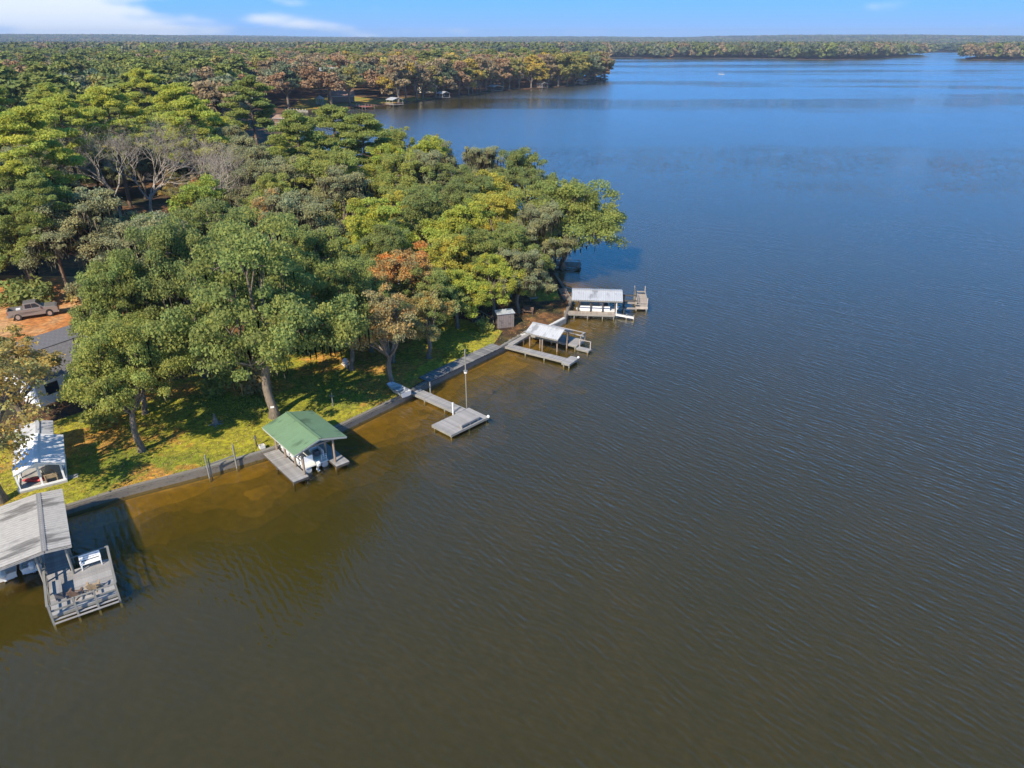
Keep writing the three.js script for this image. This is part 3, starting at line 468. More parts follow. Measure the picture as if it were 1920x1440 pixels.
// ------------------------------------------------------------------ farther boathouse with the second pontoon boat
const F4 = [15.106, -93.038, 1.468];
{
  const r = rng(113), o = thing('boathouse', 'long boathouse with pale ribbed roof at the point', 'boathouse', F4[0], 0, F4[1], F4[2]);
  gableRoof(o, { L: 6.86, wl: 2.65, wr: 2.2, hr: 3.1, he: 2.6, hl: 2.5, mat: M.roofPale, trim: M.timberGrey, period: 0.3, amp: 0.035 });
  for (const z of [-5.9, -4.24, -2.63, -0.9]) { post(o, 'post', M.timberDark, -2.3, -1.9, 2.52, z, 0.09); post(o, 'post', M.timberDark, 1.9, -1.9, 2.6, z, 0.09); }
  box(o, 'beam', M.timberDark, -2.3, 2.46, -3.4, 0.1, 0.18, 6.6); box(o, 'beam', M.timberDark, 1.9, 2.52, -3.4, 0.1, 0.18, 6.6); box(o, 'corner_post', M.offwhite, -2.36, 0.75, -0.78, 0.12, 3.0, 0.12);
  const d = thing('dock', 'plank dock under the front eave of the long boathouse at the point', 'dock', F4[0], 0, F4[1], F4[2]);
  planks(d, r, -3.42, -2.2, -8.2, -0.95, 0.8, M.plankTan); frameUnder(d, -3.42, -2.2, -8.2, -0.95, 0.8); piles(d, [[-3.3, -2.6], [-3.3, -4.6], [-3.3, -1.1], [-3.3, -6.4]], 0.7, M.timberGrey, 0.08);
  const p = local(F4, -0.9, -3.4); pontoonBoat('white pontoon boat under the long pale roof at the point', p[0], p[1], F4[2], 5.2, 2.1, M.navy, false);
  const f = thing('log_boom', 'narrow pale timber boom on posts in front of the far boathouse', 'boom', F4[0], 0, F4[1], F4[2]); beam(f, 'boom', M.offwhite, V(-2.4, 0.55, -0.85), V(-3.3, 0.5, 1.6), 0.4, 0.18); post(f, 'post', M.timberGrey, -2.95, -1.9, 0.85, 0.6, 0.09); post(f, 'post', M.timberGrey, -3.3, -1.9, 0.85, 1.55, 0.09);
  const c = thing('lift_frame', 'dark boat lift frame between the far boathouse and the end deck', 'frame', F4[0], 0, F4[1], F4[2]);
  for (const x of [-0.75, 1.5]) { post(c, 'post', M.timberDark, x, -1.9, 2.1, 0.35, 0.09); box(c, 'beam', M.timberDark, x, 2.0, 1.1, 0.12, 0.16, 1.9); box(c, 'walk_board', M.plankTan[1], x, 0.92, 0.55, 0.6, 0.06, 2.9); }
  const e = thing('deck', 'raised end deck with seats at the tip of the point', 'deck', F4[0], 0, F4[1], F4[2]);
  planks(e, r, 0.5, 5.85, 2.0, 3.6, 1.0, M.plankTan, 'y'); frameUnder(e, 0.5, 5.85, 2.0, 3.6, 1.0); piles(e, [[0.65, 2.1], [0.65, 3.5], [3, 2.1], [3, 3.5], [5.7, 2.1], [5.7, 3.5]], 0.9, M.timberGrey);
  box(e, 'skirt_board', M.plankTan[2], 0.45, 0.62, 2.8, 0.04, 0.4, 1.7); box(e, 'bench_seat', M.plankTan[0], 2.6, 1.42, 2.25, 3.2, 0.05, 0.4); for (const x of [1.1, 2.6, 4.1]) box(e, 'bench_leg', M.timberGrey, x, 1.2, 2.25, 0.08, 0.4, 0.34); box(e, 'bench_back', M.plankTan[1], 2.6, 1.75, 2.06, 3.2, 0.3, 0.04); box(e, 'bench_seat', M.plankTan[1], 5.2, 1.4, 2.9, 0.4, 0.05, 1.1);
  for (const [x, z] of [[0.56, 3.55], [5.8, 3.55], [5.8, 2.05], [0.56, 2.05]]) box(e, 'rail_post', M.plankTan[2], x, 1.5, z, 0.1, 1.1, 0.1); box(e, 'top_rail', M.plankTan[2], 0.56, 1.4, 2.8, 0.1, 0.05, 1.5); box(e, 'screen_board', M.timberGrey, 3.9, 1.7, 1.98, 2.4, 0.8, 0.05); box(e, 'top_rail', M.plankTan[2], 3.2, 1.3, 3.58, 5.3, 0.05, 0.1);
}
// ------------------------------------------------------------------ shed, steps, apron, bench by the point
{
  const s = thing('metal_shed', 'small brown metal shed with pale lean-to roof near the boathouses', 'shed', -0.95, GY, -85.75, 0.3);
  box(s, 'body', std(C(0.23, 0.19, 0.18), 0.6, { map: stainTex }), 0, 0.95, 0, 2.15, 1.9, 1.2); box(s, 'door', M.offwhite, 1.085, 0.92, 0, 0.03, 1.75, 1.0); box(s, 'handle', M.black, 1.11, 0.95, 0.38, 0.03, 0.16, 0.04);
  const rf = put('roof', new THREE.BoxGeometry(2.4, 0.06, 1.5), std(C(0.5, 0.53, 0.56), 0.5, { map: stainTex }), s); rf.position.set(0, 1.98, 0); rf.rotation.x = 0.08; for (let k = 0; k < 7; k++) box(s, 'wall_rib', M.charcoal, -0.9 + k * 0.3, 0.95, 0.605, 0.03, 1.84, 0.015);
  const f = thing('handrail', 'pale timber handrail beside the steps at the shed', 'handrail', -2.4, GY, -86.0, 0.68);
  for (let k = 0; k < 5; k++) box(f, 'baluster', M.timberGrey, 0, 0.45 + k * 0.06, -k * 0.72, 0.06, 0.9, 0.06); beam(f, 'top_rail', M.timberGrey, V(0, 0.93, 0.1), V(0, 1.19, -3.0), 0.09, 0.05); beam(f, 'lower_rail', M.timberGrey, V(0.04, 0.3, 0.1), V(0.04, 0.56, -3.0), 0.03, 0.07);
  for (let k = 0; k < 4; k++) { const q = thing('garden_step', ['lowest timber step by the shed handrail', 'second timber step by the shed handrail', 'third timber step by the shed handrail', 'top timber step by the shed handrail'][k], 'step', -3.3 - k * 0.45, GY, -85.9 - k * 0.55, 0.68); box(q, 'tread', M.plankTan[k % 3], 0, 0.06 + k * 0.07, 0, 1.3, 0.12 + k * 0.14, 0.34); box(q, 'edging', M.timberDark, 0, 0.07 + k * 0.07, 0.19, 1.3, 0.14 + k * 0.14, 0.04); }
  const a = thing('brick_apron', 'brown brick apron between the lawn and the water at the point', 'paving', 0, GY, 0); const r = rng(17);
  const brickGeo = new THREE.BoxGeometry(0.3, 0.06, 0.2);
  for (let i = 0; i < 19; i++) for (let k = 0; k < 4; k++) { const t = (i + 0.5) / 19, b = put('brick', brickGeo, pick([M.brick, M.redDeck, M.tan], r), a); b.position.set(lerp(7.95, 7.35, t) - 0.42 + k * 0.31 - (i % 2) * 0.02, 0.028 + r() * 0.008, lerp(-95.8, -101.2, t)); b.scale.z = 1.36; b.rotation.y = -0.1 + (r() - 0.5) * 0.04; }
  parkBench('garden_bench', 'brown wooden bench under the small tree near the shed', 2.1, GY, -90.2, -0.3, 1.5, M.brown);
  const w = thing('garden_bench', 'weathered crooked seat frame on the lawn at the point', 'bench', 3.1, GY, -95.6, 0.4); box(w, 'seat', M.plank[0], 0, 0.42, 0, 1.2, 0.05, 0.4); for (const x of [-0.5, 0.5]) { box(w, 'leg', M.timberGrey, x, 0.3, 0.12, 0.06, 0.84, 0.06, 0, 0.5); box(w, 'leg', M.timberGrey, x, 0.3, -0.12, 0.06, 0.84, 0.06, 0, -0.5); }
  const dk = thing('dock', 'railed dock glimpsed behind the overhanging oak', 'dock', 7.2, 0, -114.5, 1.4); planks(dk, r, -1.2, 1.2, -1, 4.2, 0.8, M.plank); frameUnder(dk, -1.2, 1.2, -1, 4.2, 0.8); piles(dk, [[-1.1, 1], [1.1, 1], [-1.1, 4], [1.1, 4]], 0.72, M.timberDark); for (const z of [0, 2, 4]) box(dk, 'rail_post', M.timberGrey, -1.15, 1.25, z, 0.09, 1.0, 0.09); box(dk, 'top_rail', M.timberGrey, -1.15, 1.77, 2.0, 0.12, 0.04, 4.4);
}
// ------------------------------------------------------------------ small things on the lawn and wall
{
  const g = thing('timber_gate_frame', 'weathered post and crossbar frame on the seawall left of the green boathouse', 'frame', -25.9, 0, -51.3, 0);
  post(g, 'post', M.timberGrey, 0, -1.9, 2.5, 0, 0.065); post(g, 'post', M.timberGrey, 0.12, -1.9, 2.05, -0.22, 0.055); post(g, 'post', M.timberGrey, 1.78, -1.9, 2.6, -1.62, 0.075); beam(g, 'crossbar', M.timberGrey, V(0.1, 1.45, -0.2), V(1.78, 1.5, -1.62), 0.07, 0.12);
  const st = thing('cypress_stump', 'grey conical cypress stump standing on the shaded lawn', 'stump', -28.43, GY, -59.79); const r = rng(9), pts = []; for (let k = 0; k <= 6; k++) pts.push(new THREE.Vector2(lerp(0.42, 0.05, (k / 6) ** 0.7), k * 0.2));
  const lg = new THREE.LatheGeometry(pts, 14), lp = lg.attributes.position; for (let i = 0; i < lp.count; i++) { const a = Math.atan2(lp.getZ(i), lp.getX(i)), f = 1 + 0.14 * Math.sin(a * 5 + 1) + 0.06 * Math.sin(a * 9); lp.setX(i, lp.getX(i) * f); lp.setZ(i, lp.getZ(i) * f); } lg.computeVertexNormals(); put('trunk', lg, std(C(0.33, 0.29, 0.26), 0.9, { map: barkTex }), st); for (let k = 0; k < 5; k++) { const q = put('root', new THREE.ConeGeometry(0.12, 0.5, 7), std(C(0.3, 0.26, 0.23), 0.9), st); q.position.set(Math.cos(k * 1.3) * 0.44, 0.06, Math.sin(k * 1.3) * 0.44); q.rotation.set(Math.sin(k * 1.3) * -1.1, 0, Math.cos(k * 1.3) * 1.1); }
  gardenChair('lawn_chair', 'white slatted chair alone on the lawn beneath the trees', -18.53, GY, -73.03, 0.9, M.white);
  const ps = thing('service_post', 'short dark utility post on the bank beside the green boathouse', 'post', -23.15, GY, -55.6); post(ps, 'shaft', M.timberDark, 0, -0.3, 1.15, 0, 0.06); box(ps, 'outlet_box', M.charcoal, 0.02, 0.95, 0.07, 0.16, 0.24, 0.1);
  const bk = thing('dock_box', 'small pale crate on the seawall beside the green boathouse dock', 'crate', -22.5, GY + 0.1, -55.15, 0.7); for (const s of [-1, 1]) { box(bk, 'side', M.offwhite, s * 0.22, 0.17, 0, 0.03, 0.34, 0.4); box(bk, 'end', M.offwhite, 0, 0.17, s * 0.19, 0.4, 0.34, 0.03); } box(bk, 'base', M.offwhite, 0, 0.02, 0, 0.41, 0.03, 0.35);
  const sg = thing('trunk_sign', 'small white sign fixed to the big oak trunk', 'sign', -23.0, GY + 1.5, -60.42, 0.3); box(sg, 'board', M.white, 0, 0, 0, 0.34, 0.2, 0.02); box(sg, 'nail', M.black, 0, 0.07, 0.012, 0.02, 0.02, 0.01);
  const lp2 = thing('lawn_post', 'thin grey post on the lawn behind the green boathouse', 'post', -18.0, GY, -63.4); post(lp2, 'shaft', M.timberGrey, 0, -0.3, 1.5, 0, 0.05); box(lp2, 'arm', M.timberGrey, 0, 1.2, 0, 0.5, 0.06, 0.06);
}
// ------------------------------------------------------------------ grey shingled house, second house
function house(label, x, z, turn, L, wb, wf, he, hr, roofMat, wallMat) { // ridge along local z; wf towards +x
  const o = thing('house', label, 'house', x, GY, z, turn);
  const slope = (w, n) => { const len = Math.hypot(w, hr - he), m = box(o, 'roof', roofMat, w / 2 * n, (hr + he) / 2, 0, len + 0.02, 0.14, L); m.rotation.z = -n * Math.atan2(hr - he, w); return m; };
  slope(wb, -1); slope(wf, 1); box(o, 'ridge_cap', roofMat, 0, hr + 0.08, 0, 0.35, 0.05, L);
  const x0 = -wb + 0.5, x1 = wf - 0.5; box(o, 'wall', wallMat, (x0 + x1) / 2, (he - 0.12) / 2, 0, x1 - x0, he - 0.12, L - 0.9);
  for (const s of [-1, 1]) { const g = new THREE.Shape([new THREE.Vector2(x0, 0), new THREE.Vector2(x1, 0), new THREE.Vector2(0, hr - he - 0.05)]), m = put('gable', new THREE.ExtrudeGeometry(g, { depth: 0.1, bevelEnabled: false }), wallMat, o); m.position.set(0, he - 0.12, s * (L / 2 - 0.5) - 0.05); }
  for (let k = 0; k < 4; k++) { const zz = -L / 2 + 2 + k * (L - 4) / 3; if (k === 1) { const d = box(o, 'door', M.brown, x1 + 0.03, 1.05, zz, 0.06, 2.1, 0.95); box(d, 'handle', M.metal, 0.8, 0, 0.36, 0.8, 0.03, 0.08); } else { const w = box(o, 'window', M.glass, x1 + 0.02, 1.55, zz, 0.05, 1.2, 1.3); box(w, 'frame', M.white, 0.5, 0.54, 0, 1.2, 0.08, 1.1); box(w, 'sill', M.white, 0.5, -0.54, 0, 1.6, 0.08, 1.1); } }
  box(o, 'eave_board', M.offwhite, -wb - 0.02, he - 0.04, 0, 0.04, 0.2, L); box(o, 'eave_board', M.offwhite, wf + 0.02, he - 0.04, 0, 0.04, 0.2, L);
  return o;
}
const shingle = std(C(0.46, 0.43, 0.43), 0.9, { map: tex(256, 256, (u, v) => { const a = tileNoise(u, v, 32, 91, 2), b = tileNoise(u, v, 4, 93, 4), t = 0.6 + (a - 0.5) * 0.25 + (b - 0.5) * 0.15; return [t, t, t]; }, true, 9, 14) });
house('grey shingled house behind the orange leaved tree', -47.9, -71.3, 2.63, 14.4, 8.0, 5.0, 2.6, 4.0, shingle, M.white).rotation.y = Math.atan2(-0.49, 0.872) ;
house('pale grey roofed house hidden among the oaks', -22.5, -101, 0.5, 11, 5, 5, 2.8, 4.6, std(C(0.5, 0.5, 0.52), 0.7, { map: stainTex }), M.white);
house('white house glimpsed under the mossy oaks', -40.5, -88, -0.45, 9, 4, 4, 2.7, 4.2, std(C(0.55, 0.55, 0.56), 0.7, { map: stainTex }), M.white);
// ------------------------------------------------------------------ pickup truck
{
  const t = thing('pickup_truck', 'grey bronze crew cab pickup truck parked on the sandy drive', 'truck', -63.6, GY + 0.012, -89.25, 0.5);
  t.scale.y = 1.16;
  const paint = new THREE.MeshPhysicalMaterial({ color: C(0.3, 0.275, 0.26), roughness: 0.35, metalness: 0.35, clearcoat: 0.8, clearcoatRoughness: 0.1 });
  const ext = (pts, d, holes = []) => { const s = new THREE.Shape(pts.map((q) => new THREE.Vector2(...q))); s.holes.push(...holes); const g = new THREE.ExtrudeGeometry(s, { depth: d - 0.08, bevelEnabled: true, bevelSize: 0.04, bevelThickness: 0.04, bevelSegments: 2 }); g.translate(0, 0, -(d - 0.08) / 2); return g; };
  const arch = (cx, n = 8, r = 0.47) => Array.from({ length: n + 1 }, (_, k) => [cx - Math.cos(k / n * Math.PI) * r, 0.45 + Math.sin(k / n * Math.PI) * r]);
  put('body', ext([[-2.8, 0.45], ...arch(-1.75), ...arch(1.85), [2.78, 0.45], [2.84, 0.75], [2.78, 1.08], [2.6, 1.16], [1.15, 1.22], [-0.9, 1.2], [-0.9, 0.74], [-2.72, 0.74], [-2.82, 0.72]], 1.9), paint, t);
  for (const s of [-1, 1]) { box(t, 'bed_side', paint, -1.85, 0.97, s * 0.9, 1.84, 0.5, 0.1); } box(t, 'tailgate', paint, -2.76, 0.97, 0, 0.08, 0.5, 1.8); box(t, 'bed_floor', M.black, -1.8, 0.79, 0, 1.8, 0.02, 1.68); box(t, 'bed_box', M.white, -1.6, 0.98, -0.2, 0.5, 0.34, 0.5);
  put('cab', ext([[-0.92, 1.2], [-0.84, 1.8], [0.55, 1.84], [1.3, 1.24]], 1.68), paint, t);
  for (const s of [-1, 1]) { const w = put('side_window', new THREE.ExtrudeGeometry(new THREE.Shape([[-0.72, 1.3], [-0.68, 1.72], [-0.02, 1.75], [-0.02, 1.3]].map((q) => new THREE.Vector2(...q))), { depth: 0.02, bevelEnabled: false }), M.glass, t); w.position.z = s * 0.86 - 0.01; const w2 = put('side_window', new THREE.ExtrudeGeometry(new THREE.Shape([[0.06, 1.3], [0.06, 1.75], [0.5, 1.75], [1.02, 1.3]].map((q) => new THREE.Vector2(...q))), { depth: 0.02, bevelEnabled: false }), M.glass, t); w2.position.z = s * 0.86 - 0.01; box(t, 'mirror', paint, 0.95, 1.3, s * 1.03, 0.14, 0.2, 0.2); box(t, 'door_handle', M.metal, -0.55, 1.12, s * 0.965, 0.18, 0.03, 0.02); box(t, 'door_handle', M.metal, 0.3, 1.12, s * 0.965, 0.18, 0.03, 0.02); }
  box(t, 'windscreen', M.glass, 0.97, 1.565, 0, 0.9, 0.03, 1.42, 0, 0, -0.675); box(t, 'rear_window', M.glass, -0.94, 1.53, 0, 0.03, 0.36, 1.3, 0, 0, -0.13); box(t, 'grille', M.black, 2.86, 0.86, 0, 0.04, 0.34, 1.1); box(t, 'bumper', M.metal, 2.88, 0.52, 0, 0.12, 0.2, 1.86); box(t, 'bumper', M.metal, -2.88, 0.52, 0, 0.12, 0.18, 1.8);
  for (const s of [-1, 1]) { box(t, 'headlight', M.offwhite, 2.83, 0.95, s * 0.76, 0.06, 0.18, 0.3); box(t, 'tail_light', M.red, -2.83, 0.98, s * 0.87, 0.04, 0.3, 0.12); }
  const wg = new THREE.CylinderGeometry(0.41, 0.41, 0.27, 20); wg.rotateX(Math.PI / 2); const rg = new THREE.CylinderGeometry(0.25, 0.25, 0.29, 12); rg.rotateX(Math.PI / 2);
  for (const x of [-1.75, 1.85]) for (const s of [-1, 1]) { const w = put('wheel', wg, M.rubber, t); w.position.set(x, 0.41, s * 0.83); put('rim', rg, M.metal, w); }
}
{ // white van under the oaks
  const t = thing('white_van', 'white van half hidden under the oaks behind the lawn', 'van', -20.0, GY, -79.8, 0.4), wg = new THREE.CylinderGeometry(0.34, 0.34, 0.24, 16); wg.rotateX(Math.PI / 2);
  const s = new THREE.Shape([[-2.3, 0.35], [2.2, 0.35], [2.3, 0.9], [1.6, 1.2], [1.0, 1.9], [-2.2, 1.95], [-2.32, 1.0]].map((q) => new THREE.Vector2(...q))), g = new THREE.ExtrudeGeometry(s, { depth: 1.6, bevelEnabled: true, bevelSize: 0.08, bevelThickness: 0.08, bevelSegments: 2 }); g.translate(0, 0, -0.8); put('body', g, M.white, t);
  for (const q of [-1, 1]) { box(t, 'side_window', M.glass, -0.2, 1.5, q * 0.885, 2.2, 0.45, 0.02); for (const x of [-1.5, 1.45]) { const w = put('wheel', wg, M.rubber, t); w.position.set(x, 0.34, q * 0.78); } } box(t, 'windscreen', M.glass, 1.36, 1.56, 0, 0.86, 0.03, 1.4, 0, 0, -0.86);
}
// ------------------------------------------------------------------ trees
const barkMat = std(C(0.3, 0.25, 0.2), 0.95, { map: barkTex }), barkPale = std(C(0.6, 0.54, 0.48), 0.95, { map: barkTex }), barkPine = std(C(0.3, 0.2, 0.14), 0.95, { map: barkTex });
const leafMat = (r, g, b, through = 0.48) => new THREE.MeshPhysicalMaterial({ color: C(r, g, b), vertexColors: true, roughness: 1, specularIntensity: 0.25, transmission: through, thickness: 0, side: THREE.DoubleSide });
const LEAF = {
  oak: [leafMat(0.31, 0.35, 0.095), leafMat(0.27, 0.31, 0.095), leafMat(0.38, 0.4, 0.095)],
  gry: [leafMat(0.37, 0.37, 0.185), leafMat(0.34, 0.345, 0.17)],
  yel: [leafMat(0.46, 0.48, 0.075), leafMat(0.4, 0.44, 0.075), leafMat(0.52, 0.47, 0.08)],
  pine: [leafMat(0.42, 0.45, 0.08), leafMat(0.48, 0.5, 0.08), leafMat(0.3, 0.34, 0.08)],
  rust: [leafMat(0.6, 0.34, 0.11), leafMat(0.53, 0.33, 0.12)],
  tan: [leafMat(0.48, 0.36, 0.15), leafMat(0.46, 0.38, 0.13)],
  thin: [leafMat(0.5, 0.37, 0.14), leafMat(0.48, 0.38, 0.12)],
  over: [leafMat(0.32, 0.36, 0.09)],
  moss: leafMat(0.5, 0.46, 0.36, 0.5),
};
const sph = (r) => { const u = r() * 2 - 1, a = r() * 6.2832, s = Math.sqrt(1 - u * u); return V(s * Math.cos(a), u, s * Math.sin(a)); };
function leaves(puffs, n, size, r, { lowest = -0.55, flat = 0.68, shell = 0.22, tint = 0.26, hue = 0.12, aspect = 1.5 } = {}) {
  const pos = new Float32Array(n * 12), nor = new Float32Array(n * 12), col = new Float32Array(n * 12), idx = new Uint32Array(n * 6);
  const cum = []; let tot = 0; for (const p of puffs) { tot += p.r * p.r; cum.push(tot); p.t = p.t ?? 1 + (r() - 0.5) * tint * 1.2; p.h = p.h ?? (r() - 0.5) * hue * 1.4; }
  for (let i = 0; i < n; i++) {
    const w = r() * tot; let a = 0, b = puffs.length - 1; while (a < b) { const m = (a + b) >> 1; if (cum[m] < w) a = m + 1; else b = m; }
    const p = puffs[a]; let d = sph(r); if (d.y < lowest) d.y = -d.y * 0.6; d.normalize();
    // most leaves fill the clump, some stray past its edge as loose sprays
    const k = p.r * (r() < 0.2 ? 0.95 + 0.6 * r() * r() : shell + (1.02 - shell) * Math.pow(r(), 0.55)), e = p.e ??= [0.7 + 0.6 * r(), 0.7 + 0.6 * r()], c = V(p.x + d.x * k * e[0], p.y + d.y * k * flat, p.z + d.z * k * e[1]);
    const nn = d.clone().multiplyScalar(0.7).addScaledVector(sph(r), 1.0); nn.y += 0.25; nn.normalize();
    const t1 = sph(r).cross(nn).normalize(), t2 = nn.clone().cross(t1), s = size * (0.6 + 0.8 * r()), l = s * aspect * 0.5, wd = s * 0.5;
    const q = [[-l, 0.1 * wd], [-0.1 * l, -wd], [l, -0.15 * wd], [0.15 * l, wd]], tv = p.t * (1 + (r() - 0.5) * tint), hv = p.h + (r() - 0.5) * hue;
    for (let v = 0; v < 4; v++) {
      const o = (i * 4 + v) * 3; pos[o] = c.x + t1.x * q[v][0] + t2.x * q[v][1]; pos[o + 1] = c.y + t1.y * q[v][0] + t2.y * q[v][1]; pos[o + 2] = c.z + t1.z * q[v][0] + t2.z * q[v][1];
      nor[o] = nn.x; nor[o + 1] = nn.y; nor[o + 2] = nn.z; col[o] = tv * (1 + hv); col[o + 1] = tv; col[o + 2] = tv * (1 - hv);
    }
    idx.set([i * 4, i * 4 + 1, i * 4 + 2, i * 4, i * 4 + 2, i * 4 + 3], i * 6);
  }
  const g = new THREE.BufferGeometry(); g.setAttribute('position', new THREE.BufferAttribute(pos, 3)); g.setAttribute('normal', new THREE.BufferAttribute(nor, 3)); g.setAttribute('color', new THREE.BufferAttribute(col, 3)); g.setIndex(new THREE.BufferAttribute(idx, 1)); return g;
}
function hanging(puffs, n, r, len = 1.6) { // strands of moss below the clumps
  const pos = [], nor = [], col = [], idx = [];
  for (let i = 0; i < n; i++) {
    const p = puffs[Math.floor(r() * puffs.length)], a = r() * 6.283, k = p.r * Math.sqrt(r()), x = p.x + Math.cos(a) * k, z = p.z + Math.sin(a) * k, y = p.y - p.r * 0.35 + (r() - 0.3) * 0.5, L = len * (0.35 + r()), w = 0.04 + 0.06 * r(), b = r() * 6.283, q = i * 5, tv = 0.75 + 0.5 * r();
    const dx = Math.cos(b), dz = Math.sin(b), sway = (r() - 0.5) * 0.3;
    pos.push(x - dx * w, y, z - dz * w, x + dx * w, y, z + dz * w, x - dx * w * 0.8 + sway, y - L * 0.5, z - dz * w * 0.8, x + dx * w * 0.8 + sway, y - L * 0.55, z + dz * w * 0.8, x + sway * 1.4, y - L, z);
    for (let v = 0; v < 5; v++) { nor.push(-dz, 0.15, dx); col.push(tv, tv, tv); } idx.push(q, q + 1, q + 2, q + 1, q + 3, q + 2, q + 2, q + 3, q + 4);
  }
  const g = new THREE.BufferGeometry(); g.setAttribute('position', new THREE.Float32BufferAttribute(pos, 3)); g.setAttribute('normal', new THREE.Float32BufferAttribute(nor, 3)); g.setAttribute('color', new THREE.Float32BufferAttribute(col, 3)); g.setIndex(idx); return g;
}
function withUv(g) { const p = g.attributes.position, n = p.count, u = new Float32Array(n * 2); for (let i = 0; i < n; i++) { u[i * 2] = Math.atan2(p.getZ(i), p.getX(i)) * 0.6; u[i * 2 + 1] = p.getY(i) * 0.35; } g.setAttribute('uv', new THREE.BufferAttribute(u, 2)); return g; }
function curve(a, b, r, sag, n = 5) { const out = [], off = sph(r).multiplyScalar(a.distanceTo(b) * 0.12); for (let i = 0; i <= n; i++) { const t = i / n, p = a.clone().lerp(b, t), s = Math.sin(t * Math.PI); out.push(p.addScaledVector(off, s).add(V(0, sag * s, 0))); } return out; }
// broad-crowned tree: H height, R crown radius; returns geometries in metres
function broadTree(seed, { H, R, lobes = 9, puffs = 7, leaf = 0.34, n = 9000, moss = 0, fork = 0.3, base = 0.42, pr = 0.2, lean = 0, opts = {} }) {
  const r = rng(seed), wood = [], P = [], top = V(lean * 0.5, H * fork, (r() - 0.5) * lean), tr = H * 0.02 + 0.07;
  wood.push(tubeGeo([V(0, -0.3, 0), V(0, 0.25, 0), ...curve(V(0, 0.7, 0), top, r, 0, 4)], [tr * 1.7, tr * 1.3, tr * 1.05, tr, tr * 0.95, tr * 0.9, tr * 0.85], 9));
  for (let l = 0; l < lobes; l++) {
    const a = l / lobes * 6.283 * 2.4 + r() * 0.7, ring = l < lobes * 0.3 ? 0.28 : 0.68, rad = R * ring * (0.75 + 0.5 * r()), y = H * (lerp(0.84, base + 0.12, (rad / R) ** 1.6) + (r() - 0.5) * 0.14);
    const c = V(lean + Math.cos(a) * rad, y, Math.sin(a) * rad), limb = curve(top, c, r, -0.3 + r() * 0.6);
    wood.push(tubeGeo(limb, [0.62, 0.5, 0.4, 0.3, 0.22, 0.14].map((k) => tr * k), 6));
    for (let k = 0; k < puffs; k++) {
      const s = R * 0.33 * (0.5 + 0.8 * r()), d = sph(r); d.y *= 0.62; const q = c.clone().addScaledVector(d, s * 1.25), rr = R * pr * (0.55 + 0.9 * r());
      if (q.y + rr * 0.7 > H) q.y = H - rr * 0.7; P.push({ x: q.x, y: q.y, z: q.z, r: rr });
      if (k < 5) wood.push(tubeGeo(curve(limb[3 + Math.floor(r() * 3)], q, r, 0.1, 3), [tr * 0.2, tr * 0.14, tr * 0.09, tr * 0.04], 4));
    }
  }
  return { trunk: withUv(mergeGeometries(wood)), crown: leaves(P, n, leaf, r, opts), moss: moss ? hanging(P, moss, r, H * (moss > 2000 ? 0.09 : 0.06)) : null };
}
function pineTree(seed, { H, R, n = 7000, leaf = 0.42, clear = 0.5 }) {
  const r = rng(seed), wood = [], P = [], tr = H * 0.011 + 0.06, sway = (r() - 0.5) * 0.8;
  wood.push(tubeGeo([V(0, -0.3, 0), V(0, 0.5, 0), V(sway * 0.4, H * 0.3, 0), V(sway, H * 0.65, sway * 0.3), V(sway, H * 0.97, sway * 0.3)], [tr * 1.5, tr * 1.2, tr, tr * 0.75, tr * 0.15], 8));
  const levels = 26;
  for (let k = 0; k < levels; k++) {
    const t = k / (levels - 1), y = H * lerp(clear, 0.97, t), prof = Math.sin(Math.PI * lerp(0.32, 0.97, t)) ** 0.8, len = R * prof * (0.55 + 0.6 * r()) + 0.4, a = k * 2.4 + r() * 0.8, e = V(sway + Math.cos(a) * len, y + len * (0.05 + 0.3 * t) + (r() - 0.5) * 0.6, Math.sin(a) * len), s = V(sway, y, sway * 0.3);
    const c = curve(s, e, r, -0.25, 3); wood.push(tubeGeo(c, [tr * 0.34, tr * 0.22, tr * 0.14, tr * 0.05], 4));
    for (let m = 0; m < 4; m++) { const q = c[2].clone().lerp(e, r() * 1.15).add(V((r() - 0.5) * len * 0.5, (r() - 0.3) * 0.6, (r() - 0.5) * len * 0.5)); P.push({ x: q.x, y: q.y, z: q.z, r: 0.62 + 0.55 * r() + R * 0.05 }); }
  }
  return { trunk: withUv(mergeGeometries(wood)), crown: leaves(P, n, leaf, r, { flat: 0.5, shell: 0.25, lowest: -0.4, aspect: 2.6, tint: 0.24 }), moss: null };
}
function bareTree(seed, { H, R }) {
  const r = rng(seed), wood = [], twigs = [], tr = H * 0.018;
  const grow = (a, dir, len, rad, depth) => {
    const b = a.clone().addScaledVector(dir, len), pts = curve(a, b, r, 0, 2), g = tubeGeo(pts, [rad, rad * 0.8, rad * 0.62], depth < 2 ? 6 : 3); (depth < 3 ? wood : twigs).push(g);
    if (depth >= 7) return; const kids = depth === 0 ? 5 : depth < 5 ? 3 : 2 + Math.floor(r() * 1.5);
    for (let k = 0; k < kids; k++) { const d = dir.clone().multiplyScalar(0.9).addScaledVector(sph(r), depth === 0 ? 0.75 : 0.62); d.y = Math.max(d.y, -0.1) + 0.14; grow(pts[1].clone().lerp(b, 0.35 + 0.65 * r()), d.normalize(), len * (0.62 + 0.26 * r()), rad * 0.56, depth + 1); }
  };
  grow(V(0, -0.3, 0), V(0.04, 1, 0.02).normalize(), H * 0.36, tr, 0);
  return { trunk: withUv(mergeGeometries(wood)), crown: withUv(mergeGeometries(twigs)), moss: null };
}
